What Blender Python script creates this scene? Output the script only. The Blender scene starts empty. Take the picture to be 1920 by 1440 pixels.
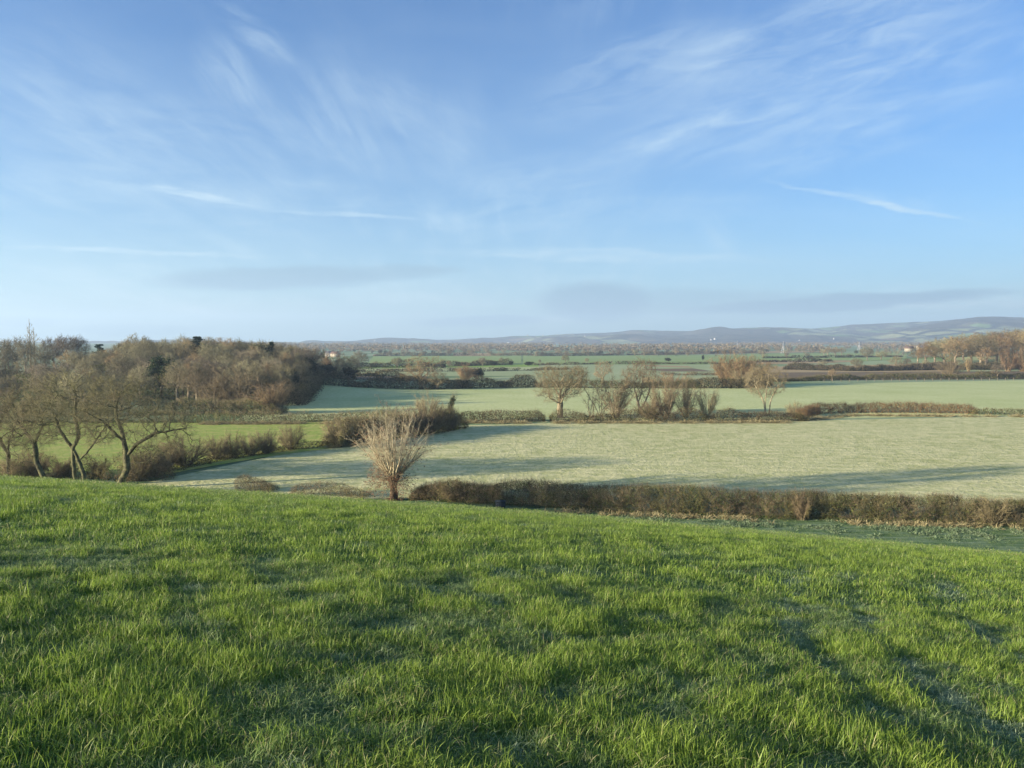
import bpy, math, random
import numpy as np
from mathutils import Vector, Matrix
R = math.radians
S = bpy.context.scene
col = S.collection

# ------------------------------------------------------------------ camera
EYE = 17.0
PITCH = R(2.86)
cam_d = bpy.data.cameras.new("camera")
cam_d.sensor_width = 36.0
cam_d.lens = 27.04
cam_d.clip_start = 0.05
cam_d.clip_end = 40000
cam = bpy.data.objects.new("camera", cam_d)
col.objects.link(cam)
cam.location = (0, 0, EYE)
cam.rotation_euler = (R(90) - PITCH, 0, 0)
S.camera = cam

# ------------------------------------------------------------------ light
SUN_EL = 11.3
SUN_AZ = -110.0           # clockwise from +Y: the sun stands to the left, a little behind
sd = bpy.data.lights.new("sun", 'SUN')
sd.energy = 5.0
sd.angle = R(0.53)
sd.color = (1.0, 0.85, 0.66)
sun = bpy.data.objects.new("sun", sd)
col.objects.link(sun)
tow = Vector((math.sin(R(SUN_AZ)) * math.cos(R(SUN_EL)), math.cos(R(SUN_AZ)) * math.cos(R(SUN_EL)), math.sin(R(SUN_EL))))
sun.rotation_euler = (-tow).to_track_quat('-Z', 'Y').to_euler()

S.view_settings.view_transform = 'Standard'
S.view_settings.look = 'None'
S.view_settings.exposure = 1.76
S.view_settings.gamma = 1.0
S.view_settings.use_curve_mapping = False
S.cycles.max_bounces = 5
S.cycles.diffuse_bounces = 2
S.cycles.transparent_max_bounces = 8
S.cycles.volume_bounces = 0

class NT:
    """small helper round a node tree"""
    def __init__(s, nt):
        s.t = nt; s.n = nt.nodes; s.l = nt.links
    def new(s, typ, **kw):
        nd = s.n.new(typ)
        for k, v in kw.items():
            setattr(nd, k, v)
        return nd
    def put(s, sock, v):
        if hasattr(v, 'is_output') or isinstance(v, bpy.types.NodeSocket):
            s.l.new(v, sock)
        elif isinstance(v, (tuple, list)) and len(v) == 3 and sock.type == 'RGBA':
            sock.default_value = (*v, 1)
        else:
            sock.default_value = v
    def math(s, op, a, b=0.0, c=0.0, clamp=False):
        nd = s.new('ShaderNodeMath', operation=op, use_clamp=clamp)
        s.put(nd.inputs[0], a); s.put(nd.inputs[1], b); s.put(nd.inputs[2], c)
        return nd.outputs[0]
    def mix(s, f, a, b, blend='MIX'):
        nd = s.new('ShaderNodeMix', data_type='RGBA', blend_type=blend)
        s.put(nd.inputs[0], f); s.put(nd.inputs[6], a); s.put(nd.inputs[7], b)
        return nd.outputs[2]
    def noise(s, vec, scale, detail=3.0, rough=0.55, dist=0.0):
        nd = s.new('ShaderNodeTexNoise')
        s.put(nd.inputs['Vector'], vec)
        nd.inputs['Scale'].default_value = scale
        nd.inputs['Detail'].default_value = detail
        nd.inputs['Roughness'].default_value = rough
        nd.inputs['Distortion'].default_value = dist
        return nd.outputs['Fac']
    def mapping(s, vec, scale=(1, 1, 1), rot=(0, 0, 0), loc=(0, 0, 0)):
        nd = s.new('ShaderNodeMapping')
        s.put(nd.inputs['Vector'], vec)
        nd.inputs['Scale'].default_value = scale
        nd.inputs['Rotation'].default_value = rot
        nd.inputs['Location'].default_value = loc
        return nd.outputs[0]
    def step(s, v, a, b, lo=0.0, hi=1.0):
        nd = s.new('ShaderNodeMapRange', interpolation_type='SMOOTHSTEP')
        s.put(nd.inputs[0], v)
        nd.inputs[1].default_value = a; nd.inputs[2].default_value = b
        nd.inputs[3].default_value = lo; nd.inputs[4].default_value = hi
        return nd.outputs[0]

# ------------------------------------------------------------------ sky
world = bpy.data.worlds.new("World")
S.world = world
world.use_nodes = True
W = NT(world.node_tree)
W.n.clear()
sky = W.new('ShaderNodeTexSky', sky_type='NISHITA')
sky.sun_disc = False
sky.sun_elevation = R(SUN_EL)
sky.sun_rotation = R(SUN_AZ)
sky.altitude = 60
sky.air_density = 1.0
sky.dust_density = 0.6
sky.ozone_density = 3.0
SKY_STR = 0.104
tc = W.new('ShaderNodeTexCoord').outputs['Generated']
sep = W.new('ShaderNodeSeparateXYZ'); W.l.new(tc, sep.inputs[0])
sx, sy, sz = sep.outputs
# the cirrus is laid out on a flat deck high over the land
den = W.math('ADD', W.math('MAXIMUM', sz, 0.0), 0.10)
px_ = W.math('DIVIDE', sx, den); py_ = W.math('DIVIDE', sy, den)
comb = W.new('ShaderNodeCombineXYZ'); W.l.new(px_, comb.inputs[0]); W.l.new(py_, comb.inputs[1])
deck = comb.outputs[0]
# fibres fanning out over the deck in two directions
f1 = W.noise(W.mapping(deck, (3.2, 0.55, 1), (0, 0, R(-52))), 1.5, 8, 0.62, 0.5)
f2 = W.noise(W.mapping(deck, (2.6, 0.50, 1), (0, 0, R(38))), 1.3, 8, 0.62, 0.6)
big = W.noise(W.mapping(deck, (1, 1, 1), loc=(3.1, 1.7, 0)), 0.55, 3, 0.5)
big2 = W.noise(W.mapping(deck, (1, 1, 1), loc=(7.1, 9.7, 0)), 0.5, 3, 0.5)
c1 = W.math('MULTIPLY', W.step(f1, 0.44, 0.86), W.step(big, 0.40, 0.66))
c2 = W.math('MULTIPLY', W.step(f2, 0.44, 0.86), W.step(big2, 0.42, 0.64))
veil = W.step(W.noise(W.mapping(deck, (0.5, 1.0, 1)), 0.6, 5, 0.6), 0.35, 0.75)
# tangent-plane coordinates of the sky to the north, used to set single clouds and trails
yy = W.math('MAXIMUM', sy, 0.05)
U = W.math('DIVIDE', sx, yy); V = W.math('DIVIDE', sz, yy)
front = W.step(sy, 0.1, 0.3)
wob = W.noise(W.mapping(tc, (6, 6, 30)), 2.0, 5, 0.6)
wob = W.math('SUBTRACT', wob, 0.5)
fib = W.step(W.noise(W.mapping(tc, (9, 9, 60)), 2.0, 5, 0.65), 0.33, 0.62)
def sky_uv(px, py):
    return ((px - 960) / 1442.0, (648 - py) / 1442.0)
def band(x0, y0, x1, y1, width, amp=1.0, wobble=0.02, fibre=True, taper=0.35):
    a = sky_uv(x0, y0); b = sky_uv(x1, y1)
    cx, cy = (a[0] + b[0]) / 2, (a[1] + b[1]) / 2
    L = math.hypot(b[0] - a[0], b[1] - a[1]) / 2
    ang = math.atan2(b[1] - a[1], b[0] - a[0])
    ca, sa = math.cos(ang), math.sin(ang)
    dx = W.math('SUBTRACT', U, cx)
    dy = W.math('ADD', W.math('SUBTRACT', V, cy), W.math('MULTIPLY', wob, wobble))
    s_ = W.math('ADD', W.math('MULTIPLY', dx, ca), W.math('MULTIPLY', dy, sa))
    t_ = W.math('SUBTRACT', W.math('MULTIPLY', dy, ca), W.math('MULTIPLY', dx, sa))
    s_ = W.math('DIVIDE', s_, L); t_ = W.math('DIVIDE', t_, width / 1442.0)
    q = W.math('ADD', W.math('MULTIPLY', s_, s_), W.math('MULTIPLY', t_, t_))
    m = W.step(q, 0.0 if fibre else .2, 1.0, amp, 0.0)
    if fibre and width >= 17:
        cb = W.new('ShaderNodeCombineXYZ'); W.l.new(W.math('MULTIPLY', s_, L * 7), cb.inputs[0]); W.l.new(W.math('MULTIPLY', t_, width / 1442.0 * 34), cb.inputs[1])
        cb.inputs[2].default_value = x0 * .01
        m = W.math('MULTIPLY', m, W.step(W.noise(cb.outputs[0], 1.0, 8, .66, .9), .30, .78))
    elif fibre:
        m = W.math('MULTIPLY', m, W.math('ADD', .3, W.math('MULTIPLY', fib, .7)))
    return W.math('MULTIPLY', m, front)
whites = [(260, 350, 500, 392, 9, .34), (300, 360, 600, 402, 24, .24), (1400, 338, 1860, 428, 7, .34), (1560, 360, 1760, 400, 20, .20),
          (-60, 462, 560, 484, 7, .30), (480, 400, 820, 412, 6, .25), (1040, 330, 2000, 30, 95, .30), (1080, 318, 1400, 215, 26, .25), (1150, 180, 1960, -60, 80, .25), (900, 230, 1500, 60, 90, .2), (1300, 350, 1960, 150, 60, .22),
          (400, 10, 580, 145, 34, .25), (380, 60, 480, 230, 60, .20), (-100, 100, 420, 330, 200, .12), (-60, 250, 500, 330, 110, .14), (-60, 330, 700, 440, 90, .18), (150, 200, 700, 300, 60, .12), (600, 120, 1000, 330, 60, .12), (420, 330, 900, 420, 40, .15), (900, 420, 1500, 380, 40, .14), (780, 410, 1180, 330, 90, .22),
          (1300, 400, 1380, 500, 40, .18), (0, 500, 620, 600, 50, .35), (950, 598, 1120, 602, 7, .55), (1230, 582, 1920, 556, 6, .45),
          (1500, 575, 2100, 566, 12, .40), (60, 606, 420, 612, 8, .4), (600, 540, 1000, 560, 40, .25), (700, 470, 1500, 490, 14, .25)]
darks = [(240, 528, 820, 516, 17, .75), (560, 512, 900, 508, 10, .55), (980, 566, 1260, 566, 30, .75), (1200, 588, 1960, 545, 13, .75),
         (740, 607, 1060, 598, 9, .6), (100, 616, 420, 622, 10, .45), (-60, 600, 130, 606, 8, .45), (1000, 560, 1700, 575, 20, .35)]
wsum = W.math('ADD', W.math('MULTIPLY', c1, .27), W.math('MULTIPLY', c2, .24))
wsum = W.math('ADD', wsum, W.math('MULTIPLY', veil, .12))
for b_ in whites:
    wsum = W.math('ADD', wsum, band(b_[0], b_[1], b_[2], b_[3], b_[4], b_[5] * .9))
wsum = W.math('MULTIPLY', wsum, W.step(sz, -0.02, 0.05, 0.0, 1.35))
wsum = W.math('MINIMUM', wsum, 0.9)
dsum = None
for b_ in darks:
    v = band(b_[0], b_[1], b_[2], b_[3], b_[4] * 1.5, min(.95, b_[5] * 1.3), 0.016, False)
    dsum = v if dsum is None else W.math('MAXIMUM', dsum, v)
SKYMUL = W.mix(1.0, sky.outputs[0], (0.225, 0.43, 0.635), 'MULTIPLY')
# thin veil of pale air low down, as on a fine winter morning
low = W.math('POWER', W.math('SUBTRACT', 1.0, W.math('MINIMUM', W.math('MAXIMUM', sz, 0.0), 1.0)), 7.0)
c = W.mix(W.math('MULTIPLY', low, 0.80), SKYMUL, (1.72, 2.42, 2.52))
c = W.mix(wsum, c, (2.20, 2.72, 2.95))
c = W.mix(dsum, c, (.80, 1.38, 1.82))
bg = W.new('ShaderNodeBackground')
W.l.new(c, bg.inputs['Color']); bg.inputs['Strength'].default_value = SKY_STR
wo = W.new('ShaderNodeOutputWorld'); W.l.new(bg.outputs[0], wo.inputs[0])

# ------------------------------------------------------------------ numbers and noise
def hashn(ix, iy, seed):
    n = (ix.astype(np.int64) * 374761393 + iy.astype(np.int64) * 668265263 + seed * 974634777) & 0xffffffff
    n = ((n ^ (n >> 13)) * 1274126177) & 0xffffffff
    n = n ^ (n >> 16)
    return (n & 0xffffff) / float(0xffffff)
def vnoise(x, y, seed=0):
    x = np.asarray(x, float); y = np.asarray(y, float)
    ix = np.floor(x); iy = np.floor(y)
    fx = x - ix; fy = y - iy
    fx = fx * fx * (3 - 2 * fx); fy = fy * fy * (3 - 2 * fy)
    a = hashn(ix, iy, seed); b = hashn(ix + 1, iy, seed); c_ = hashn(ix, iy + 1, seed); d = hashn(ix + 1, iy + 1, seed)
    return (a * (1 - fx) + b * fx) * (1 - fy) + (c_ * (1 - fx) + d * fx) * fy
def fbm(x, y, seed=0, oct=4):
    s = 0; a = .5; t = 0
    for k in range(oct):
        s = s + a * vnoise(x * 2 ** k, y * 2 ** k, seed + k); t += a; a *= .5
    return s / t
def sstep(v, a, b):
    t = np.clip((v - a) / (b - a), 0, 1)
    return t * t * (3 - 2 * t)

# ------------------------------------------------------------------ the lie of the land
def hill(x, y):
    xe = np.where(x < 0, -55 * np.tanh(-x / 55), x)
    yp = np.maximum(y, 0)
    yn = np.minimum(y, 0)
    return 15.4 - np.where(x < 0, .070, .087) * xe - 0.127 * yp - 0.0013 * yp * yp + 0.0013 * 0 - 30 * np.tanh(yn / 30) * 0.06
def terrain(x, y, lumps=True):
    x = np.asarray(x, float); y = np.asarray(y, float)
    a = hill(x, y)
    if lumps:
        near = np.exp(-np.hypot(x, y) / 60)
        a = a + near * (0.07 * (fbm(x / 5.0, y / 5.0, 5, 3) - .5) + 0.05 * (fbm(x / .9, y / .9, 8, 2) - .5))
        base = vnoise(0.0, 0.0)
    k = 1.5
    z = np.where(a > k, a, np.where(a < -k, 0.0, (a + k) ** 2 / (4 * k)))
    def bump(cx, cy, sx_, sy_, h):
        return h * np.exp(-((x - cx) / sx_) ** 2 - ((y - cy) / sy_) ** 2)
    z = z + bump(-125, 315, 50, 62, 6.5) + bump(-220, 380, 80, 80, 5.0) + bump(420, 660, 110, 75, 9.0)
    rr = np.hypot(x, y)
    z = z + np.maximum(rr - 1300, 0) * 0.0075
    return z
g0 = float(terrain(0, 0)); 

def ray(px, py):
    u = (px - 960) / 1442.0; w = (720 - py) / 1442.0
    return Vector((u, math.cos(PITCH) + w * math.sin(PITCH), w * math.cos(PITCH) - math.sin(PITCH)))
def at(px, py, z=0.0):
    d = ray(px, py)
    t = (z - EYE) / d.z
    return (d.x * t, d.y * t)
def at_hill(px, py):
    d = ray(px, py); t = 1.0
    while t < 400:
        if EYE + d.z * t < float(terrain(d.x * t, d.y * t, False)):
            break
        t += 0.05
    return (d.x * t, d.y * t)
def at_y(px, Y):
    d = ray(px, 700)
    return (d.x / d.y * Y, Y)

# ------------------------------------------------------------------ mesh helpers
class MB:
    def __init__(s):
        s.v = []; s.q = []; s.t = []; s.qm = []; s.tm = []; s.n = 0
    def add(s, v, q=None, t=None, m=0):
        v = np.asarray(v, np.float32).reshape(-1, 3)
        if q is not None and len(q):
            q = np.asarray(q, np.int64).reshape(-1, 4) + s.n; s.q.append(q); s.qm.append(np.full(len(q), m))
        if t is not None and len(t):
            t = np.asarray(t, np.int64).reshape(-1, 3) + s.n; s.t.append(t); s.tm.append(np.full(len(t), m))
        s.v.append(v); s.n += len(v)
    def mesh(s, name, mats, smooth=False):
        me = bpy.data.meshes.new(name)
        v = np.concatenate(s.v) if s.v else np.zeros((0, 3), np.float32)
        q = np.concatenate(s.q) if s.q else np.zeros((0, 4), np.int64)
        t = np.concatenate(s.t) if s.t else np.zeros((0, 3), np.int64)
        me.vertices.add(len(v)); me.vertices.foreach_set('co', v.astype(np.float32).ravel())
        me.loops.add(q.size + t.size)
        me.loops.foreach_set('vertex_index', np.concatenate([q.ravel(), t.ravel()]).astype(np.int32))
        nf = len(q) + len(t)
        me.polygons.add(nf)
        ls = np.concatenate([np.arange(len(q)) * 4, q.size + np.arange(len(t)) * 3]).astype(np.int32)
        me.polygons.foreach_set('loop_start', ls)
        mi = np.concatenate([*(s.qm or [np.zeros(0)]), *(s.tm or [np.zeros(0)])]).astype(np.int32)
        for m in mats:
            me.materials.append(m)
        me.polygons.foreach_set('material_index', mi)
        if smooth:
            me.polygons.foreach_set('use_smooth', np.ones(nf, bool))
        me.update(calc_edges=True)
        return me

def unit(a):
    return a / np.maximum(np.linalg.norm(a, axis=-1, keepdims=True), 1e-9)
def frame(d):
    ref = unit(np.array([1.0, .13, .07]))
    u = unit(np.cross(d, ref)); v = np.cross(d, u)
    return u, v
def tubes(mb, P0, P1, R0, R1, D0=None, D1=None, sides=3, m=0):
    n = len(P0)
    if n == 0: return
    d = unit(P1 - P0)
    D0 = d if D0 is None else D0
    D1 = d if D1 is None else D1
    a = np.arange(sides) * 2 * np.pi / sides
    u0, v0 = frame(D0); u1, v1 = frame(D1)
    ring0 = P0[:, None] + (u0[:, None] * np.cos(a)[None, :, None] + v0[:, None] * np.sin(a)[None, :, None]) * R0[:, None, None]
    ring1 = P1[:, None] + (u1[:, None] * np.cos(a)[None, :, None] + v1[:, None] * np.sin(a)[None, :, None]) * R1[:, None, None]
    V = np.concatenate([ring0, ring1], 1).reshape(-1, 3)
    i = np.arange(sides); j = (i + 1) % sides
    f = np.stack([i, j, j + sides, i + sides], 1)
    F = (f[None] + (np.arange(n) * 2 * sides)[:, None, None]).reshape(-1, 4)
    mb.add(V, q=F, m=m)
def cones(mb, P0, P1, R0, m=0):
    n = len(P0)
    if n == 0: return
    u, v = frame(unit(P1 - P0))
    a = np.arange(3) * 2 * np.pi / 3
    ring = P0[:, None] + (u[:, None] * np.cos(a)[None, :, None] + v[:, None] * np.sin(a)[None, :, None]) * R0[:, None, None]
    V = np.concatenate([ring, P1[:, None]], 1).reshape(-1, 3)
    f = np.array([[0, 1, 3], [1, 2, 3], [2, 0, 3]])
    F = (f[None] + (np.arange(n) * 4)[:, None, None]).reshape(-1, 3)
    mb.add(V, t=F, m=m)
def leaves(mb, P, size, rng, m=0, long=1.6):
    n = len(P)
    if n == 0: return
    d = unit(rng.normal(size=(n, 3))); u, v = frame(d)
    s_ = size * rng.uniform(.6, 1.4, (n, 1))
    V = np.stack([P - u * s_ * .5, P + v * s_ * .5 * long, P + u * s_ * .5, P - v * s_ * .5 * long], 1).reshape(-1, 3)
    F = np.arange(n * 4).reshape(-1, 4)
    mb.add(V, q=F, m=m)
def sprays(mb, P, D, rng, n=4, L=1.0, r=.012, side=3, up=.25, spread=.7, m=0):
    """n bent twigs from every point, each with side twigs"""
    if len(P) == 0: return None
    P = np.repeat(P, n, 0); D = np.repeat(D, n, 0); k = len(P)
    Ls = L * rng.uniform(.45, 1.25, (k, 1))
    d1 = unit(D + rng.normal(size=(k, 3)) * spread + np.array([0, 0, up]))
    d2 = unit(d1 + rng.normal(size=(k, 3)) * .35 + np.array([0, 0, up * .6]))
    Q = P + d1 * Ls * .5; T = Q + d2 * Ls * .5
    rr = np.full(k, r)
    tubes(mb, P, Q, rr, rr * .7, sides=3, m=m)
    cones(mb, Q, T, rr * .7, m=m)
    if side:
        i = np.repeat(np.arange(k), side)
        t = rng.uniform(.15, .95, (len(i), 1))
        A = np.where(t < .5, P[i] + (Q[i] - P[i]) * t * 2, Q[i] + (T[i] - Q[i]) * (t - .5) * 2)
        sdir = unit(d2[i] * .8 + rng.normal(size=(len(i), 3)) * .6 + np.array([0, 0, up * .6]))
        cones(mb, A, A + sdir * Ls[i] * rng.uniform(.25, .55, (len(i), 1)), np.full(len(i), r * .65), m=m)
    return T

def link(name, me, parent=None, loc=None):
    o = bpy.data.objects.new(name, me); col.objects.link(o)
    if parent: o.parent = parent
    if loc: o.location = loc
    return o
def tag(o, label=None, cat=None, group=None, kind=None):
    if label: o['label'] = label
    if cat: o['category'] = cat
    if group: o['group'] = group
    if kind: o['kind'] = kind
    return o
def empty(name, loc, rz=0.0, scale=(1, 1, 1)):
    o = bpy.data.objects.new(name, None); col.objects.link(o)
    o.location = loc; o.rotation_euler = (0, 0, rz); o.scale = scale
    o.empty_display_size = .5
    return o

# ------------------------------------------------------------------ materials
def mat(name):
    m = bpy.data.materials.new(name); m.use_nodes = True
    N = NT(m.node_tree); N.n.clear()
    out = N.new('ShaderNodeOutputMaterial')
    return m, N, out
def finish(N, out, color, rough=.85, bump=None, bstr=.5, bdist=.05, spec=.15, translucent=None):
    p = N.new('ShaderNodeBsdfPrincipled')
    N.put(p.inputs['Base Color'], color); N.put(p.inputs['Roughness'], rough)
    p.inputs['Specular IOR Level'].default_value = spec
    if bump is not None:
        b = N.new('ShaderNodeBump'); b.inputs['Strength'].default_value = bstr; b.inputs['Distance'].default_value = bdist
        N.put(b.inputs['Height'], bump); N.l.new(b.outputs[0], p.inputs['Normal'])
    sh = p.outputs[0]
    if translucent is not None:
        tr = N.new('ShaderNodeBsdfTranslucent'); N.put(tr.inputs['Color'], translucent[0])
        mx = N.new('ShaderNodeMixShader'); mx.inputs[0].default_value = translucent[1]
        N.l.new(sh, mx.inputs[1]); N.l.new(tr.outputs[0], mx.inputs[2]); sh = mx.outputs[0]
    N.l.new(sh, out.inputs[0])
def pos(N):
    return N.new('ShaderNodeNewGeometry').outputs['Position']
def wood_mat(name, c0, c1, scale=1.5, vary=0.25, third=None):
    """bark and twigs: colour from noise, a little different on every copy"""
    m, N, out = mat(name)
    tcn = N.new('ShaderNodeTexCoord').outputs['Object']
    n1 = N.noise(tcn, scale, 4, .65)
    cc = N.mix(N.step(n1, .35, .65), c0, c1)
    if third:
        cc = N.mix(N.step(N.noise(tcn, scale * .35, 2), .5, .62), cc, third)
    oi = N.new('ShaderNodeObjectInfo').outputs['Random']
    k = N.math('ADD', N.math('MULTIPLY', oi, vary * 2), 1 - vary)
    hs = N.new('ShaderNodeHueSaturation')
    N.put(hs.inputs['Hue'], N.math('ADD', .488, N.math('MULTIPLY', oi, .024)))
    N.put(hs.inputs['Value'], k); N.put(hs.inputs['Color'], cc)
    finish(N, out, hs.outputs[0], .9, N.noise(tcn, 14, 3), .5, .03)
    return m
def leaf_mat(name, cols, scale=.6, fine=9.0, transl=.25):
    m, N, out = mat(name)
    P = pos(N)
    n1 = N.noise(P, scale, 3, .6); n2 = N.noise(P, fine, 2, .7)
    a = N.mix(N.step(n1, .40, .60), cols[0], cols[1])
    b = N.mix(N.step(n2, .38, .62), a, cols[2])
    if len(cols) > 3:
        b = N.mix(N.step(N.noise(P, fine * 1.7, 2, .7), .58, .66), b, cols[3])
    finish(N, out, b, .95, spec=.0, translucent=(b, transl))
    return m

M = {}
M['oak_bark'] = wood_mat('oak_bark', (.13, .11, .07), (.27, .235, .15))
M['oak_twig'] = wood_mat('oak_twig', (.115, .095, .055), (.20, .165, .09), .8)
M['lichen_bark'] = wood_mat('lichen_bark', (.040, .038, .024), (.12, .12, .055), 2.2)
M['lichen_twig'] = wood_mat('lichen_twig', (.12, .115, .06), (.21, .19, .10), .9, third=(.16, .135, .08))
M['pale_bark'] = wood_mat('pale_bark', (.19, .165, .105), (.34, .30, .19), 1.5)
M['rod'] = wood_mat('pale_rod', (.38, .34, .21), (.56, .51, .33), 1.5)
M['ash_twig'] = wood_mat('ash_twig', (.165, .14, .08), (.27, .225, .13), .8)
M['wood_twig'] = wood_mat('wood_twig', (.125, .118, .068), (.235, .213, .125), .35, .45, third=(.16, .135, .078))
M['wood_bark'] = wood_mat('wood_bark', (.09, .075, .05), (.26, .22, .15), 1.0)
M['russet_twig'] = wood_mat('russet_twig', (.20, .145, .08), (.30, .225, .12), .5, .25)
M['willow_twig'] = wood_mat('willow_twig', (.25, .19, .105), (.36, .285, .16), .5, .2)
M['purple_twig'] = wood_mat('purple_twig', (.13, .11, .08), (.22, .185, .125), .5, .2)
M['ivy'] = leaf_mat('ivy', [(.018, .035, .014), (.03, .05, .02), (.05, .07, .028)])
M['pine'] = leaf_mat('pine', [(.012, .03, .02), (.02, .045, .03), (.03, .055, .035)])
M['dead_leaf'] = leaf_mat('dead_leaf', [(.20, .10, .06), (.26, .14, .08), (.13, .07, .045), (.30, .22, .12)], 1.0, 6)
M['hedge_twig'] = wood_mat('hedge_twig', (.12, .10, .06), (.24, .195, .11), .9, .1, third=(.17, .155, .065))
M['hedge_leaf'] = leaf_mat('hedge_leaf', [(.12, .12, .045), (.085, .135, .03), (.045, .045, .022), (.25, .28, .07)], .35, 3)
M['bramble_leaf'] = leaf_mat('bramble_leaf', [(.075, .07, .032), (.13, .08, .045), (.04, .045, .022), (.19, .18, .055)], .4, 3)
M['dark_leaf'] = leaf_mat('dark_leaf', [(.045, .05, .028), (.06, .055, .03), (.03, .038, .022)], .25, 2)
M['far_leaf'] = leaf_mat('far_leaf', [(.20, .165, .10), (.11, .105, .06), (.24, .18, .11)], .02, .3)
M['mixed_far'] = leaf_mat('mixed_far', [(.05, .055, .032), (.12, .10, .06), (.035, .042, .026)], .05, .5)
M['reed'] = leaf_mat('reed', [(.32, .17, .07), (.26, .13, .055), (.16, .12, .05), (.42, .28, .13)], .25, 3)
M['straw'] = leaf_mat('straw', [(.38, .34, .19), (.30, .25, .13), (.20, .18, .09), (.46, .43, .28)], .6, 6)
M['frost_tuft'] = leaf_mat('frost_tuft', [(.13, .20, .11), (.20, .26, .16), (.10, .15, .07), (.30, .32, .20)], .8, 7)

def plain_mat(name, c, rough=.8, c2=None, scale=3.0):
    m, N, out = mat(name)
    P = N.new('ShaderNodeTexCoord').outputs['Object']
    n = N.noise(P, scale, 4)
    finish(N, out, N.mix(N.step(n, .3, .7), c, c2 or tuple(v * .75 for v in c)), rough, N.noise(P, scale * 5, 3), .3, .02)
    return m

def field_mat(name, green, frost, fmix, straw=None, stripe_ang=None, scale=.05, bdist=.22, fine=1.3, patch=.5, stripe_gap=9.0):
    m, N, out = mat(name)
    P = pos(N)
    big_ = N.noise(P, scale, 4, .6)
    mid = N.noise(P, scale * 7, 4, .65)
    # drawn out sideways, the way old mowing and grazing lines run
    drawn = N.noise(N.mapping(P, (.10, .38, 1), (0, 0, R(-6))), 1.0, 5, .7)
    fin = N.noise(P, fine, 4, .75)
    f = N.math('ADD', fmix, N.math('MULTIPLY', N.math('SUBTRACT', big_, .5), patch * 2))
    f = N.math('ADD', f, N.math('MULTIPLY', N.math('SUBTRACT', drawn, .5), .45))
    f = N.math('ADD', f, N.math('MULTIPLY', N.math('SUBTRACT', fin, .5), 1.3), clamp=True)
    cc = N.mix(f, green, frost)
    f2 = N.step(N.math('ADD', N.math('MULTIPLY', fin, .6), N.math('MULTIPLY', mid, .4)), .36, .52, .38, 0.0)
    cc = N.mix(f2, cc, green)
    if straw:
        cc = N.mix(N.math('MULTIPLY', N.step(N.math('ADD', N.math('MULTIPLY', mid, .6), N.math('MULTIPLY', fin, .4)), .42, .60), .8), cc, straw)
    if stripe_ang is not None:
        w = N.new('ShaderNodeTexWave', wave_type='BANDS', bands_direction='X')
        N.put(w.inputs['Vector'], N.mapping(P, (1, 1, 1), (0, 0, R(stripe_ang))))
        w.inputs['Scale'].default_value = .31 / stripe_gap * 3.2
        w.inputs['Distortion'].default_value = 2.5; w.inputs['Detail'].default_value = 3; w.inputs['Detail Scale'].default_value = .4
        cc = N.mix(N.math('MULTIPLY', w.outputs['Fac'], .18), cc, tuple(v * .70 for v in green))
    h = N.math('ADD', N.math('MULTIPLY', mid, .5), N.math('ADD', fin, N.math('MULTIPLY', drawn, .15)))
    finish(N, out, cc, .9, h, 1.0, bdist, .1)
    return m

M['field_near'] = field_mat('frosty_pasture', (.25, .28, .085), (.53, .53, .29), .60, (.60, .57, .31), -82)
M['field_left'] = field_mat('green_pasture', (.22, .30, .05), (.27, .33, .08), .4, (.36, .34, .11))
M['field_second'] = field_mat('frosted_meadow', (.31, .37, .125), (.56, .58, .30), .55, None, None, .03, .10, 1.0)
M['far_frost'] = field_mat('far_frosted_field', (.22, .28, .11), (.40, .44, .26), .5, None, None, .012, .1, .5)
M['far_green'] = field_mat('far_green_field', (.20, .29, .085), (.30, .36, .15), .35, None, None, .01, .1, .4)
M['far_bright'] = field_mat('far_bright_field', (.20, .32, .05), (.27, .36, .09), .3, None, None, .01, .1, .4)
M['far_pale'] = field_mat('far_pale_field', (.34, .38, .17), (.42, .45, .24), .3, None, None, .01, .1, .4)
M['far_tan'] = field_mat('far_stubble_field', (.30, .22, .11), (.42, .33, .18), .4, None, None, .015, .1, .4)
M['far_brown'] = field_mat('far_rough_field', (.13, .095, .055), (.22, .17, .10), .4, None, None, .02, .1, .5)
M['dull_green'] = field_mat('rough_verge', (.07, .12, .035), (.14, .19, .07), .35, None, None, .05, .12, 1.2)

def ground_material():
    m, N, out = mat('hill_turf')
    P = pos(N)
    sp = N.new('ShaderNodeSeparateXYZ'); N.l.new(P, sp.inputs[0])
    fin = N.noise(P, 9, 4, .7); mid = N.noise(P, 1.4, 4, .65); big_ = N.noise(P, .12, 3)
    turf = N.mix(N.step(mid, .35, .65), (.06, .11, .025), (.10, .16, .04))
    turf = N.mix(N.math('MULTIPLY', N.step(fin, .45, .7), .5), turf, (.13, .15, .06))
    drawn = N.noise(N.mapping(P, (.3, 1.6, 1), (0, 0, R(-12))), 1.0, 4, .65)
    frosty = N.mix(N.step(drawn, .40, .64), (.065, .12, .045), (.15, .21, .12))
    lowf = N.step(sp.outputs[2], 1.3, 4.2, 1.0, 0.0)
    cc = N.mix(lowf, turf, frosty)
    # beyond the valley floor: plain country, green and frosted by turns
    d = N.step(sp.outputs[1], 95, 160)
    land = N.mix(N.step(N.noise(P, .006, 3), .42, .58), (.12, .19, .07), (.24, .30, .17))
    cc = N.mix(d, cc, land)
    finish(N, out, cc, .92, N.math('ADD', fin, N.math('MULTIPLY', mid, 2)), .9, .06, .1)
    return m
M['turf'] = ground_material()

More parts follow.
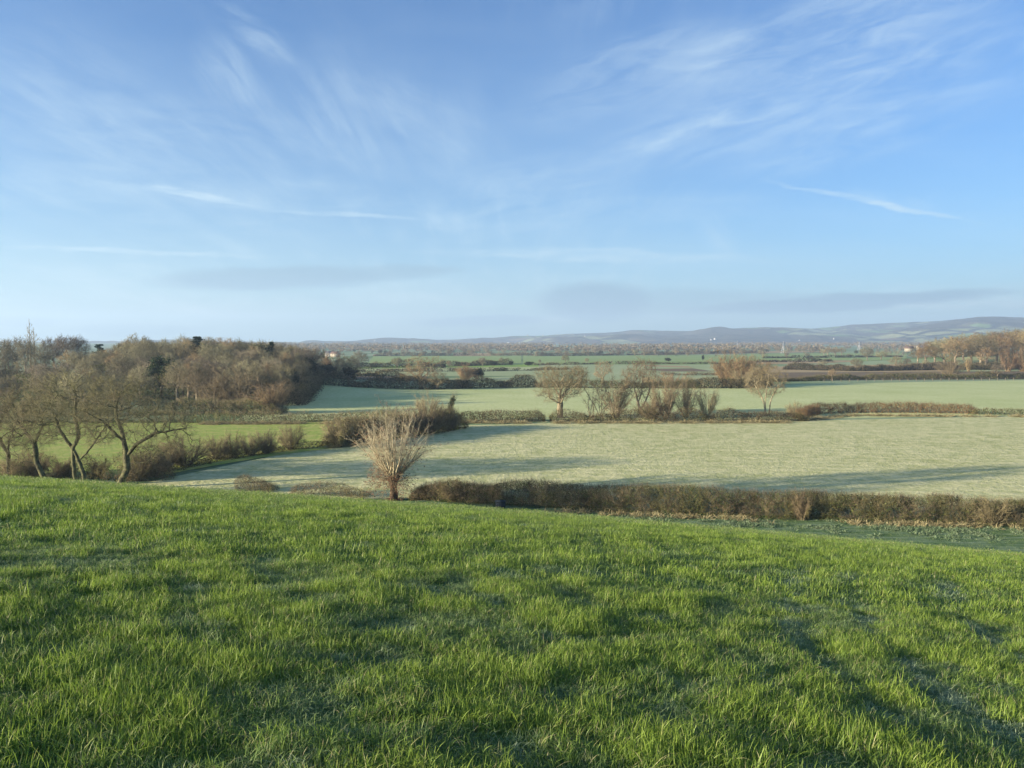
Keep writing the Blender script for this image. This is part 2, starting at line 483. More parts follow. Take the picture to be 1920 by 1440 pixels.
def hills_material():
    m, N, out = mat('far_hills')
    P = pos(N)
    Q = N.mapping(P, (1, .55, 3.0))
    v = N.new('ShaderNodeTexVoronoi', feature='F1'); N.put(v.inputs['Vector'], Q); v.inputs['Scale'].default_value = .0042
    cell = N.new('ShaderNodeSeparateColor'); N.l.new(v.outputs['Color'], cell.inputs[0])
    fld = N.mix(N.step(cell.outputs[0], .3, .7), (.16, .24, .09), (.27, .29, .15))
    fld = N.mix(N.step(cell.outputs[1], .7, .75), fld, (.20, .15, .10))
    woods = N.math('ADD', N.noise(Q, .0011, 4, .6), N.math('MULTIPLY', N.math('SUBTRACT', N.noise(Q, .006, 4, .7), .5), .35))
    wf = N.step(woods, .455, .485)
    wc = N.mix(N.noise(P, .02, 4, .8), (.05, .055, .042), (.15, .125, .09))
    cc = N.mix(wf, fld, wc)
    ve = N.new('ShaderNodeTexVoronoi', feature='DISTANCE_TO_EDGE'); N.put(ve.inputs['Vector'], Q); ve.inputs['Scale'].default_value = .0042
    cc = N.mix(N.step(ve.outputs['Distance'], .03, .09, 1, 0), cc, (.05, .05, .04))
    finish(N, out, cc, .95, N.noise(P, .012, 5, .8), 1.0, 14.0, .05)
    return m
M['hills'] = hills_material()

# ------------------------------------------------------------------ ground
def build_ground():
    nr = 470
    rad = np.concatenate([[0.0], 0.9 * (9500 / 0.9) ** (np.arange(nr) / (nr - 1))])
    az = np.concatenate([np.linspace(-50, 50, 401), np.linspace(50, 310, 131)[1:-1]])
    az = np.radians(az)
    na = len(az)
    RR, AA = np.meshgrid(rad, az, indexing='ij')
    X = RR * np.sin(AA); Y = RR * np.cos(AA)
    Z = terrain(X, Y)
    v = np.stack([X, Y, Z], -1).reshape(-1, 3)
    i = np.arange(len(rad) - 1)[:, None]; j = np.arange(na)[None, :]; j2 = (j + 1) % na
    q = np.stack([i * na + j, (i + 1) * na + j, (i + 1) * na + j2, i * na + j2], -1).reshape(-1, 4)[:, ::-1]
    mb = MB(); mb.add(v, q=q)
    o = link('ground', mb.mesh('ground', [M['turf']], True))
    tag(o, 'grassy hillside falling to flat farmland', kind='structure')
build_ground()

def resample(pts, n):
    p = np.array(pts, float); d = np.concatenate([[0], np.cumsum(np.linalg.norm(np.diff(p, axis=0), axis=1))])
    t = np.linspace(0, d[-1], n)
    return np.stack([np.interp(t, d, p[:, k]) for k in range(p.shape[1])], 1)
def field(name, near, far, m, off=.05, nu=60, nv=24, label=None):
    a = resample([at(*p) for p in near], nu); b = resample([at(*p) for p in far], nu)
    t = np.linspace(0, 1, nv)[:, None, None]
    G = a[None] * (1 - t) + b[None] * t
    Z = terrain(G[..., 0], G[..., 1], False) + off
    v = np.concatenate([G, Z[..., None]], -1).reshape(-1, 3)
    i = np.arange(nv - 1)[:, None]; j = np.arange(nu - 1)[None]
    q = np.stack([i * nu + j, i * nu + j + 1, (i + 1) * nu + j + 1, (i + 1) * nu + j], -1).reshape(-1, 4)
    mb = MB(); mb.add(v, q=q)
    o = link(name, mb.mesh(name, [M[m]]))
    tag(o, label, kind='structure')
    return o
field('pasture', [(60, 950), (500, 941), (775, 933), (960, 945), (1200, 959), (1500, 969), (1960, 985), (2300, 995)], [(560, 845), (860, 798), (1200, 789), (1520, 789), (2300, 772)], 'field_near', .03, 120, 60)
field('pasture', [(-500, 905), (0, 905), (300, 892)], [(-500, 789), (150, 789), (860, 789)], 'field_left', .06, 80, 40)
field('pasture', [(300, 892), (480, 860), (640, 838), (860, 806)], [(300, 789), (560, 789), (800, 789), (860, 789)], 'field_left', .075, 60, 20)
field('meadow', [(440, 789), (900, 787), (1500, 786), (2300, 772)], [(560, 727), (1000, 723), (1420, 722), (2300, 706)], 'field_second', .05, 100, 50)
field('field', [(560, 727), (1000, 723), (1420, 722)], [(620, 716), (1000, 705), (1420, 705)], 'far_frost', .08)
field('field', [(600, 717), (800, 717)], [(640, 706), (800, 706)], 'far_brown', .12)
field('field', [(640, 706), (1000, 705), (1200, 705)], [(660, 694), (1000, 693), (1200, 692)], 'far_frost', .10)
field('field', [(655, 694.5), (900, 694), (1010, 693)], [(660, 692), (1010, 688)], 'far_pale', .14)
field('field', [(660, 691), (1010, 688)], [(690, 686.5), (1010, 683.5)], 'far_bright', .17)
field('field', [(1000, 706), (1420, 706)], [(1000, 684), (1420, 684)], 'far_frost', .12)
field('field', [(980, 684), (1430, 684)], [(980, 667), (1430, 666)], 'far_green', .15)
field('field', [(690, 683), (978, 681)], [(700, 668), (978, 667)], 'far_green', .21)
field('field', [(1250, 697), (1340, 697)], [(1200, 692), (1300, 691)], 'far_brown', .17)
field('field', [(1210, 687), (1300, 690)], [(1190, 684), (1290, 687)], 'far_tan', .19)
field('scrub', [(1430, 714), (2300, 709)], [(1430, 699), (2300, 695)], 'far_brown', .12)
field('field', [(1430, 699), (1790, 697)], [(1430, 688), (1790, 688)], 'far_tan', .15)
field('field', [(1790, 697), (2300, 696)], [(1790, 684), (2300, 684)], 'far_frost', .15)
field('field', [(1400, 684), (1610, 684)], [(1400, 677), (1600, 676)], 'far_tan', .20)
field('field', [(1500, 684), (2300, 684)], [(1620, 673), (2300, 670)], 'far_green', .17)
field('field', [(1400, 677), (1700, 675)], [(1400, 665), (1700, 664)], 'far_green', .23)
field('field', [(1220, 666.5), (1560, 663)], [(1240, 663.5), (1500, 661.5)], 'far_tan', .28)
field('field', [(850, 668), (920, 668)], [(850, 664), (920, 664)], 'far_tan', .28)

# ------------------------------------------------------------------ far hills
def build_hills():
    ridge = [(-600, 652), (0, 650), (300, 652), (530, 653), (600, 647), (700, 641), (760, 638), (850, 637), (930, 635), (1000, 632), (1060, 626), (1120, 624.5), (1160, 623), (1200, 619), (1250, 620), (1300, 620.5),
             (1350, 618), (1430, 613), (1470, 614), (1520, 616), (1600, 610), (1680, 606), (1730, 606), (1800, 603), (1920, 602), (2400, 604)]
    spur = [(1300, 655), (1500, 648), (1650, 626), (1740, 608), (1790, 600), (1830, 594), (1870, 594), (1920, 596), (2100, 590), (2400, 596)]
    def one(name, prof, Yr, Y0, amp, seed, label):
        nx, ny = 420, 60
        px = np.linspace(prof[0][0], prof[-1][0], nx)
        vv = np.interp(px, [p[0] for p in prof], [p[1] for p in prof]) - 1.0 * (fbm(px / 25., px * 0, seed, 4) - .5)
        H = EYE + (648 - vv) / 1442. * Yr
        t = np.linspace(0, 1.35, ny)
        Yd = Y0 + (Yr - Y0) * t
        X = (px[:, None] - 960) / 1442. * Yd[None]
        Yg = np.broadcast_to(Yd[None], X.shape)
        foot = terrain(X, Yg, False) - 6
        prf = np.where(t < 1, sstep(t, 0, 1) * .75 + t * .25, 1 - (t - 1) * 1.2)
        spurs = fbm(X / 520., Yg / 900., seed + 5, 4) - .5
        Z = foot + (H[:, None] - foot) * prf[None] + spurs * amp * (np.sin(np.clip(t, 0, 1) * np.pi) ** .8)[None]
        v = np.stack([X, Yg, Z], -1).reshape(-1, 3)
        i = np.arange(nx - 1)[:, None]; j = np.arange(ny - 1)[None]
        q = np.stack([i * ny + j, (i + 1) * ny + j, (i + 1) * ny + j + 1, i * ny + j + 1], -1).reshape(-1, 4)
        mb = MB(); mb.add(v, q=q)
        o = link(name, mb.mesh(name, [M['hills']], True)); tag(o, label, kind='structure')
        return X, Yg, Z
    a = one('hills', ridge, 7200., 4300., 150, 3, 'long blue escarpment on the horizon')
    b = one('hills', spur, 5600., 3900., 90, 13, 'nearer wooded spur of the hills on the right')
    return a, b
HILLS = build_hills()

# ------------------------------------------------------------------ trees
def colonize(seed, trunk, ells, n_att=900, step=.5, dk=.9, di=6., jitter=.25, iters=90, up=.05, shell=.35, hole=None):
    """grow limbs from a trunk polyline(s) through a cloud of points; returns nodes and parents"""
    rng = np.random.default_rng(seed)
    pts = []; par = []
    for line in trunk:
        p = np.array(line, float)
        L = np.linalg.norm(np.diff(p, axis=0), axis=1).sum()
        q = resample(p, max(3, int(L / step) + 1))
        if pts:
            j0 = int(np.argmin(np.linalg.norm(np.array(pts) - q[0], axis=1))); prev = j0; q = q[1:]
        else:
            prev = -1
        for r_ in q:
            pts.append(r_ + (rng.normal(size=3) * .03 if prev >= 0 else 0)); par.append(prev); prev = len(pts) - 1
    vol = np.array([e[3] * e[4] * e[5] for e in ells]); pr = vol / vol.sum()
    k = rng.choice(len(ells), n_att, p=pr)
    E = np.array(ells)[k]
    d = unit(rng.normal(size=(n_att, 3))); rad = rng.uniform(0, 1, (n_att, 1)) ** shell
    A = E[:, :3] + d * rad * E[:, 3:6]
    A = A[A[:, 2] > .5]
    pts = np.array(pts); par = list(par)
    best = np.full(len(A), 1e9); bi = np.zeros(len(A), int); new0 = 0
    for it in range(iters):
        if len(A) == 0: break
        D = np.linalg.norm(A[:, None] - pts[None, new0:], axis=2)
        m = D.argmin(1); dm = D[np.arange(len(A)), m]
        up_ = dm < best
        best = np.where(up_, dm, best); bi = np.where(up_, m + new0, bi)
        keep = best > dk
        A = A[keep]; best = best[keep]; bi = bi[keep]
        if len(A) == 0: break
        act = best < (di if it > 3 else 1e9)
        if not act.any(): act = best <= best.min() + .5
        dirs = unit(A[act] - pts[bi[act]])
        acc = np.zeros((len(pts), 3)); np.add.at(acc, bi[act], dirs)
        idx = np.unique(bi[act])
        g = unit(unit(acc[idx]) + rng.normal(size=(len(idx), 3)) * jitter + np.array([0, 0, up]))
        newp = pts[idx] + g * step * rng.uniform(.8, 1.2, (len(idx), 1))
        new0 = len(pts)
        pts = np.concatenate([pts, newp]); par += list(idx)
        if len(pts) > 9000: break
    return pts, np.array(par)
def grow_mesh(seed, pts, par, r_tip=.014, expo=2.35, r_base=None, cut=.28, barkm='oak_bark', twigm='oak_twig', tw=None, leaf=None, leafm=None, sides=7):
    rng = np.random.default_rng(seed + 77)
    n = len(pts)
    acc = np.zeros(n); kids = np.zeros(n, int); big_ = np.full(n, -1); bigr = np.zeros(n)
    for i in range(n - 1, 0, -1):
        if acc[i] == 0: acc[i] = r_tip ** expo
        p = par[i]
        if p >= 0:
            acc[p] += acc[i]; kids[p] += 1
            if acc[i] > bigr[p]: bigr[p] = acc[i]; big_[p] = i
    r_ = acc ** (1 / expo)
    if r_base:
        f = r_base / r_[0]
        if f > 1:
            r_ = r_ * (1 + (f - 1) * (r_ / r_[0]) ** .7)
        else:
            r_ = np.maximum(r_ * f, r_tip)
    idx = np.arange(1, n); idx = idx[par[1:] >= 0]
    P1 = pts[idx]; P0 = pts[par[idx]]; d = np.zeros((n, 3)); d[idx] = unit(P1 - P0); d[0] = d[1]
    main = big_[par[idx]] == idx
    R1 = r_[idx]; R0 = np.where(main, r_[par[idx]], np.minimum(r_[idx] * 1.25, r_[par[idx]]))
    D1 = d[idx]; D0 = np.where(main[:, None], d[par[idx]], d[idx])
    D0 = np.where((np.sum(D0 * D1, 1) > .5)[:, None], D0, D1)
    first = par[idx] == 0
    R0 = np.where(first & main, R0 * 1.35, R0)
    thick = R1 > r_[0] * cut
    t_ = MB(); c_ = MB()
    k = thick; tubes(t_, P0[k], P1[k], R0[k], R1[k], D0[k], D1[k], sides)
    k = ~thick & (R1 > .05); tubes(c_, P0[k], P1[k], R0[k], R1[k], D0[k], D1[k], 5)
    k = ~thick & (R1 <= .05); tubes(c_, P0[k], P1[k], R0[k], R1[k], D0[k], D1[k], 3)
    mats = [M[barkm], M[twigm]]
    tw = tw or {}
    thin = (r_ < tw.get('rmax', .045)) & (np.arange(n) > 2)
    ti = np.where(thin)[0]
    T = sprays(c_, pts[ti], d[ti], rng, n=tw.get('n', 3), L=tw.get('L', 1.1), r=tw.get('r', .012), side=tw.get('side', 3), up=tw.get('up', .15), spread=tw.get('spread', .7), m=1)
    if leaf:
        li = ti[rng.integers(0, len(ti), leaf[0])]
        leaves(c_, pts[li] + rng.normal(size=(leaf[0], 3)) * leaf[2], leaf[1], rng, m=2)
        mats.append(M[leafm])
    return t_.mesh('trunk', [M[barkm]], True), c_.mesh('crown', mats)
def fan(seed, n=40, h=7, spread=.6, base_r=.25, z0=0., stem_r=.06, trunk_h=0., trunk_r=.4, droop=0., barkm='pale_bark', twigm='ash_twig', side=9, sub=3, leaf=None, leafm=None, curve=.35, twr=.011, tl=1.0, lean=(0, 0)):
    """many stems fanning from one base (coppice, pollard, willow scrub, thorn bush)"""
    rng = np.random.default_rng(seed)
    t_ = MB(); c_ = MB()
    if trunk_h > 0:
        zs = np.linspace(0, trunk_h, 7); ang = np.linspace(0, 2 * np.pi, 11)[:-1]
        rr = trunk_r * (1.15 - .35 * np.sin(np.linspace(0, np.pi, 7)) + .45 * np.linspace(0, 1, 7) ** 4)
        ring = []
        for k, z in enumerate(zs):
            w = 1 + .16 * np.sin(ang * 3 + k) + .09 * rng.normal(size=10)
            ring.append(np.stack([np.cos(ang) * rr[k] * w + lean[0] * z / trunk_h, np.sin(ang) * rr[k] * w + lean[1] * z / trunk_h, np.full(10, z)], 1))
        V = np.concatenate(ring + [np.array([[lean[0], lean[1], trunk_h + trunk_r * .35]])])
        q = [[k * 10 + j, k * 10 + (j + 1) % 10, (k + 1) * 10 + (j + 1) % 10, (k + 1) * 10 + j] for k in range(6) for j in range(10)]
        tt = [[60 + j, 60 + (j + 1) % 10, 70] for j in range(10)]
        t_.add(V, q=q, t=tt)
        for j in range(9):   # knuckles round the head
            a = rng.uniform(0, 6.28); c0 = np.array([np.cos(a) * trunk_r * 1.0 + lean[0], np.sin(a) * trunk_r * 1.0 + lean[1], trunk_h - rng.uniform(0, .35)])
            th, ph = np.meshgrid(np.linspace(0, 2 * np.pi, 8)[:-1], np.linspace(.15, 2.99, 5), indexing='ij')
            s_ = trunk_r * rng.uniform(.35, .6) * (1 + .15 * rng.normal(size=th.shape))
            V = np.stack([np.cos(th) * np.sin(ph) * s_, np.sin(th) * np.sin(ph) * s_, np.cos(ph) * s_], -1).reshape(-1, 3) + c0
            q = [[a_ * 5 + b_, ((a_ + 1) % 7) * 5 + b_, ((a_ + 1) % 7) * 5 + b_ + 1, a_ * 5 + b_ + 1] for a_ in range(7) for b_ in range(4)]
            t_.add(V, q=q)
        z0 = trunk_h
    az = rng.uniform(0, 2 * np.pi, n); tilt = spread * 1.25 * rng.uniform(0, 1, n) ** .6
    out = np.stack([np.cos(az), np.sin(az), np.zeros(n)], 1)
    D = unit(out * np.sin(tilt)[:, None] + np.array([0, 0, 1.]) * np.cos(tilt)[:, None])
    P = np.stack([np.cos(az) * base_r * rng.uniform(.2, 1, n) + lean[0], np.sin(az) * base_r * rng.uniform(.2, 1, n) + lean[1], np.full(n, z0 - .05)], 1)
    Ls = h * rng.uniform(.62, 1.0, n) * (1 - .30 * tilt / max(spread * 1.25, .01))
    ns = 7; allP = []; allD = []; rS = stem_r * rng.uniform(.6, 1.15, n)
    pr_, pd = P, D
    for k in range(ns):
        D2 = unit(pd + out * .03 + rng.normal(size=(n, 3)) * .11 + np.array([0, 0, curve * .10 - droop * k * .1]))
        Q = pr_ + D2 * (Ls / ns)[:, None]
        r0 = rS * (1 - k / ns) ** .8 + .006; r1 = rS * (1 - (k + 1) / ns) ** .8 + .006
        tubes(c_ if (trunk_h > 0 or k > 0) else t_, pr_, Q, r0, r1, pd, D2, 4, 0)
        if k >= 1 or trunk_h > 0:
            f = 1 if k >= 2 else .5
            cnt = max(1, int(side * f / 2))
            i = np.repeat(np.arange(n), cnt); t = rng.uniform(0, 1, (len(i), 1))
            A = pr_[i] + (Q[i] - pr_[i]) * t
            allP.append(A); allD.append(D2[i] + out[i] * .15)
        pr_, pd = Q, D2
    A = np.concatenate(allP); DD = np.concatenate(allD)
    T = sprays(c_, A, DD, rng, n=1, L=h * .20 * tl, r=twr, side=sub, up=.12, spread=.75, m=1)
    mats = [M[barkm], M[twigm]]
    if leaf:
        li = rng.integers(0, len(T), leaf[0])
        leaves(c_, T[li] + rng.normal(size=(leaf[0], 3)) * leaf[2], leaf[1], rng, m=2)
        mats.append(M[leafm])
    if not t_.v:
        t_ = None
    return (t_.mesh('trunk', [M[barkm]], True) if t_ else None), c_.mesh('crown', mats)

def plant(name, var, x, y, label, cat='tree', group=None, s=1.0, rz=0., sxy=None, dz=0., parts=('trunk', 'crown')):
    sxy = sxy or s
    z = float(terrain(x, y, False)) - .05 + dz
    o = empty(name, (x, y, z), rz, (sxy, sxy, s))
    tag(o, label, cat, group)
    for nm, me in zip(parts, var):
        if me is not None:
            link(nm, me, o)
    return o

# ---- the single trees
TW = dict(n=5, L=1.15, r=.014, side=5, rmax=.05, spread=.8, up=.1)
def oak(seed, h, w, trunk_h, rb, natt=900, cz=None, barkm='oak_bark', twigm='oak_twig', step=.5, tw=TW, lean=(0, 0), flat=.5, dk=.95, jitter=.35):
    trunk = [[(0, 0, 0), (lean[0] * .5, lean[1] * .5, trunk_h * .5), (lean[0], lean[1], trunk_h)]]
    cz = cz or (trunk_h * .75 + h) / 2
    rz_ = (h - trunk_h * .75) / 2 * .96
    er = np.random.default_rng(seed + 3)
    ells = [(lean[0], lean[1], cz + rz_ * .1, w * .36, w * .36, rz_ * .88)]
    for q_ in range(7):
        a_ = q_ * .9 + er.uniform(-.3, .3); f_ = er.uniform(.20, .32) * w; s_ = er.uniform(.15, .24) * w
        ells.append((lean[0] + math.cos(a_) * f_, lean[1] + math.sin(a_) * f_, cz + er.uniform(-.55, .5) * rz_, s_, s_, s_ * er.uniform(.7, 1.0)))
    p, q = colonize(seed, trunk, ells, natt, step, dk, 7, jitter)
    return grow_mesh(seed, p, q, .016, 2.3, rb, .30, barkm, twigm, tw)

OAK_Y = at(1050, 783)[1]
x, y = at(1050, 783)
hgt = (783 - 679) / 1442 * y
plant('oak_tree', oak(11, hgt, 15.0, 3.4, .72, 1700, dk=.8), x, y, 'lone spreading oak with stout trunk in the hedge between the frosty fields')
x, y = at(1200, 778)
# forked ash: two limbs from low down
def forked(seed, h, w, forks, rb, cut=.34, barkm='pale_bark', twigm='ash_twig', natt=800, tw=TW, cz=.66, rzf=.36, leaf=None, leafm=None):
    trunk = forks
    ells = [(0, 0, h * cz, w / 2, w / 2, h * rzf), (w * .1, 0, h * (cz + .08), w * .42, w * .42, h * rzf * .75), (-w * .12, 0, h * (cz - .1), w * .38, w * .38, h * rzf * .7)]
    p, q = colonize(seed, trunk, ells, natt, .5, .9, 6, .28)
    return grow_mesh(seed, p, q, .015, 2.25, rb, cut, barkm, twigm, tw, leaf, leafm)
h_ = (775 - 668) / 1442 * y
plant('ash_tree', forked(21, h_, 10.5, [[(0, 0, 0), (.1, 0, 1.2), (-.5, .1, 3.0), (-1.0, .2, 5.2)], [(.1, 0, 1.2), (1.3, -.1, 3.4), (2.1, 0, 5.6)], [(-.5, .1, 3.0), (.4, .4, 5.4)]], .42, leaf=(900, .10, .25), leafm='dead_leaf'),
      x, y, 'forked ash with brown seed clusters, right of the lone oak', 'tree')
x, y = at(1435, 778)
h_ = (778 - 681) / 1442 * y
plant('ash_tree', forked(31, h_, 11.5, [[(0, 0, 0), (-.15, 0, 2.5), (-1.2, 0, 5), (-2.6, .2, 7.4)], [(-.15, 0, 2.5), (.2, .1, 6.0), (.4, .1, 7.5)], [(0, 0, 0), (1.0, .1, .1), (1.15, .1, 3.0), (1.9, 0, 5.2), (3.0, .2, 7)]], .34, cz=.66, rzf=.33),
      x, y, 'pale twin stemmed ash rising from the hedge on the right', 'tree')
x, y = at(1083, 728)
plant('oak_tree', oak(41, 10, 9.5, 3.2, .42, 420, tw=dict(TW, n=3, r=.018), lean=(1.0, 0)), x, y, 'leaning bare tree just behind the crown of the lone oak')
x, y = at(1130, 722)
OAKM = oak(43, 12, 12, 3.0, .5, 520, twigm='russet_twig', tw=dict(TW, n=4, r=.02))
plant('oak_tree', OAKM, x, y, 'small round headed brown oak between the lone oak and the forked ash', s=.95)

# ---- pollard willow on the edge of the hill
x, y = at(738, 938)
POL_XY = (x, y)
h_ = (930 - 768) / 1442 * y
po = plant('pollard_willow', fan(51, n=52, h=h_ - .6, spread=.64, base_r=.85, stem_r=.075, trunk_h=2.9, trunk_r=.46, barkm='rod', twigm='rod', side=13, sub=4, leaf=(1300, .085, .14), leafm='dead_leaf', curve=.6, twr=.009, tl=.8, lean=(.05, 0)),
      x, y, 'pollarded willow with pale upright rods and clinging brown leaves in the middle of the view', 'willow', parts=('trunk', 'crown'))
_m = wood_mat('dark_pollard_bark', (.05, .035, .022), (.14, .10, .06), 2.0)
[c for c in po.children if c.name.startswith('trunk')][0].data.materials[0] = _m
# low side shoots with brown leaves down the left flank
def side_shoots():
    rng = np.random.default_rng(5)
    mb = MB(); n = 60
    P = np.stack([rng.normal(0, .3, n), rng.normal(0, .3, n), rng.uniform(1.3, 3.3, n)], 1)
    D = unit(np.stack([rng.normal(-.45, .9, n), rng.normal(-.1, .8, n), rng.uniform(-.1, .5, n)], 1))
    T = P
    for k in range(3):
        D = unit(D + rng.normal(size=(n, 3)) * .2 - np.array([0, 0, .10]))
        Q = T + D * rng.uniform(.5, 1.1, (n, 1)); tubes(mb, T, Q, np.full(n, .022 - .005 * k), np.full(n, .017 - .005 * k), sides=3)
        sprays(mb, Q, D, rng, 3, .8, .009, 3, .1, .7, 1); T = Q
        leaves(mb, np.repeat(Q, 10, 0) + rng.normal(size=(n * 10, 3)) * .33, .09, rng, 2)
    leaves(mb, np.stack([rng.normal(0, .6, 300), rng.normal(0, .5, 300), rng.exponential(.2, 300)], 1), .10, rng, 2)
    return mb.mesh('side_shoots', [M['pale_bark'], M['ash_twig'], M['dead_leaf']])
link('side_shoots', side_shoots(), po)

# ---- the gnarled trees at the left, below the brow
LT = dict(n=4, L=1.1, r=.0085, side=5, rmax=.045, spread=.85, up=.12)
def gnarl(seed, trunk, ells, rb, natt, cut=.30, dk=.75):
    p, q = colonize(seed, trunk, ells, natt, .42, dk, 5, .42, 110, .03, .45)
    return grow_mesh(seed, p, q, .020, 2.05, rb, cut, 'lichen_bark', 'lichen_twig', LT)
def at_left(px, Y): return at_y(px, Y)
YL = 92.
x, y = at_left(150, YL)
plant('gnarled_tree', gnarl(61, [[(0, 0, -1.0), (.1, 0, 1.6), (-.4, 0, 3.2), (-1.2, .2, 4.6), (-2.6, .2, 6.6), (-3.4, .2, 8.6)], [(-.5, 0, -1.0), (-1.0, 0, 1.4), (-1.1, 0, 3.2), (-1.2, .2, 4.6)], [(-1.2, .2, 4.6), (-.2, -.2, 6.2), (-.8, 0, 8.6), (-.5, 0, 11)], [(-.4, 0, 3.2), (.9, 0, 4.6), (2.0, .2, 6.2)]],
      [(-1.4, 0, 10.0, 5.4, 4.5, 4.6), (-4.2, 0, 8.4, 4.0, 4, 3.4), (2.0, 0, 8.2, 3.2, 3.4, 3.0)], .34, 1500),
      x, y, 'large gnarled bare tree with double trunk, second from the left below the brow')
x, y = at_left(212, YL - 2)
plant('gnarled_tree', gnarl(67, [[(0, 0, -1.0), (.5, 0, .8), (1.4, 0, 2.6), (1.3, 0, 4.4), (1.0, .1, 6.4), (.2, 0, 8.8), (.4, 0, 10.6)], [(1.3, 0, 4.0), (2.8, -.3, 5.6), (5.0, -.3, 6.8), (7.4, -.2, 7.2)], [(1.2, .1, 5.6), (-1.2, 0, 8.0), (-3.0, 0, 9.0)], [(1.4, 0, 2.6), (2.4, -.4, 3.3), (3.9, -.5, 3.4)]],
      [(.8, 0, 9.8, 4.6, 4.4, 4.2), (5.2, 0, 7.6, 4.6, 3.6, 3.2), (7.2, 0, 5.2, 3.2, 2.6, 1.8), (-2.4, 0, 7.4, 3.0, 3.0, 2.8)], .38, 1700),
      x, y, 'gnarled bare tree leaning right with long low limbs, beside the double trunked one')
x, y = at_left(84, YL + 2)
plant('gnarled_tree', gnarl(71, [[(0, 0, -1.0), (-.6, 0, 1.0), (-1.3, 0, 2.6), (-1.5, 0, 5.0), (-3.0, 0, 7.2)], [(-1.3, 0, 2.6), (-2.8, 0, 2.9), (-4.4, 0, 2.0)], [(-1.5, 0, 5.0), (-.5, 0, 7.2)]],
      [(-1.8, 0, 8.6, 4.2, 4.0, 4.2), (-3.4, 0, 5.4, 3.0, 3, 2.5)], .30, 1100),
      x, y, 'smaller crooked bare tree left of the double trunked one')
x, y = at_left(10, YL + 3)
plant('gnarled_tree', gnarl(73, [[(0, 0, -1.0), (0, 0, 2.0), (.1, 0, 5.2)], [(.05, 0, 3.5), (-1.5, 0, 6.5)]], [(0, 0, 8.2, 3.8, 3.6, 4.0), (-4, 0, 8, 3, 3, 3.5)], .24, 900),
      x, y, 'thin upright bare tree at the left edge of the view')

# ---- bushy variants
THORN = [fan(80 + k, n=34, h=4.4, spread=.75, base_r=.35, stem_r=.05, barkm='oak_bark', twigm='hedge_twig', side=12, sub=4, curve=.6, twr=.014, tl=1.15) for k in range(3)]
COPP = [fan(90 + k, n=26, h=10, spread=.62, base_r=.5, stem_r=.11, barkm='pale_bark', twigm='ash_twig', side=14, sub=4, curve=.5, twr=.022, tl=.95) for k in range(2)]
WILL = [fan(95 + k, n=46, h=6.5, spread=.62, base_r=.45, stem_r=.07, barkm='willow_twig', twigm='willow_twig', side=10, sub=3, curve=.5, twr=.018, tl=.9, trunk_h=(.9 if k else 0), trunk_r=.35) for k in range(2)]
RUSS = [fan(98 + k, n=44, h=8, spread=.62, base_r=1.0, stem_r=.08, barkm='russet_twig', twigm='russet_twig', side=13, sub=4, curve=.55, twr=.026, tl=.95) for k in range(2)]
SAPL = fan(101, n=5, h=7, spread=.22, base_r=.4, stem_r=.045, barkm='wood_bark', twigm='purple_twig', side=14, sub=3, curve=.2, twr=.014, tl=.55)

grp = 'thorn bushes along the ditch between the two near fields'
bush_lab = ['broad dark thorn bush nearest the gnarled trees, right of their lowest limbs', 'narrow thorn bush just right of the broad dark one',
            'thin thorn bush, third along the ditch from the gnarled trees', 'sparse low thorn bush in the middle of the row along the ditch',
            'thorn bush left of the last and roundest of the row', 'round thorn bush at the right end of the row, before the green gap']
for k, (px, py, hp, wp) in enumerate([(345, 874, 76, 95), (408, 862, 58, 44), (438, 858, 56, 38), (470, 854, 54, 40), (500, 851, 56, 42), (545, 843, 58, 56)]):
    x, y = at(px, py); h_ = hp / 1442 * y
    plant('thorn_bush', THORN[k % 3], x, y, bush_lab[k], 'bush', grp, s=h_ / 4.6, sxy=max(h_, wp / 1442 * y) / 4.6 * .95, rz=k * 1.3)
x, y = at(310, 882); plant('thorn_bush', THORN[1], x, y, 'low thorn bush under the long limb of the leaning gnarled tree', 'bush', grp, s=.95, sxy=1.1, rz=2)
# scrub growing between the trunks at the left
for k, (px, Y, s_) in enumerate([(30, 96, .9), (110, 97, .75), (255, 96, .95), (280, 99, 1.0), (180, 99, .7), (60, 100, .85)]):
    x, y = at_y(px, Y)
    plant('thorn_bush', THORN[k % 3], x, y, ['scrubby bush at the foot of the trees at the left edge', 'small bush between the crooked tree and the double trunk', 'tangled bush at the foot of the leaning tree',
          'tangled bush right of the leaning tree trunk', 'sparse bush behind the leaning tree trunk', 'thin bush left of the crooked tree'][k], 'bush', 'bushes among the gnarled trees', s=s_, rz=k * 2.1)

# hedge line trees
_dim = {}
def dims(var):
    k = var[1].name
    if k not in _dim:
        co = np.empty(len(var[1].vertices) * 3, np.float32); var[1].vertices.foreach_get('co', co); co = co.reshape(-1, 3)
        _dim[k] = (np.percentile(co[:, 2], 98.5), np.percentile(np.abs(co[:, 0]), 96) * 2)
    return _dim[k]
def px_tree(name, var, vh, px, py, top, label, cat='tree', group=None, rz=0., wid=None, vw=None):
    vh, vw = dims(var)
    x, y = at(px, py); s = (py - top) / 1442 * y / vh
    sxy = s if wid is None else wid / 1442 * y / vw
    return plant(name, var, x, y, label, cat, group, s=s, rz=rz, sxy=sxy)
px_tree('coppiced_tree', COPP[0], 10, 1155, 784, 703, 'many stemmed bare shrub tree between the lone oak and the forked ash', rz=.4, wid=66, vw=10)
px_tree('coppiced_tree', COPP[1], 10, 1249, 786, 708, 'pale many stemmed shrub tree right of the forked ash', rz=1.4, wid=56, vw=10)
px_tree('coppiced_tree', COPP[0], 10, 1287, 784, 712, 'upright pale shrub tree, second right of the forked ash', rz=2.4, wid=44, vw=10)
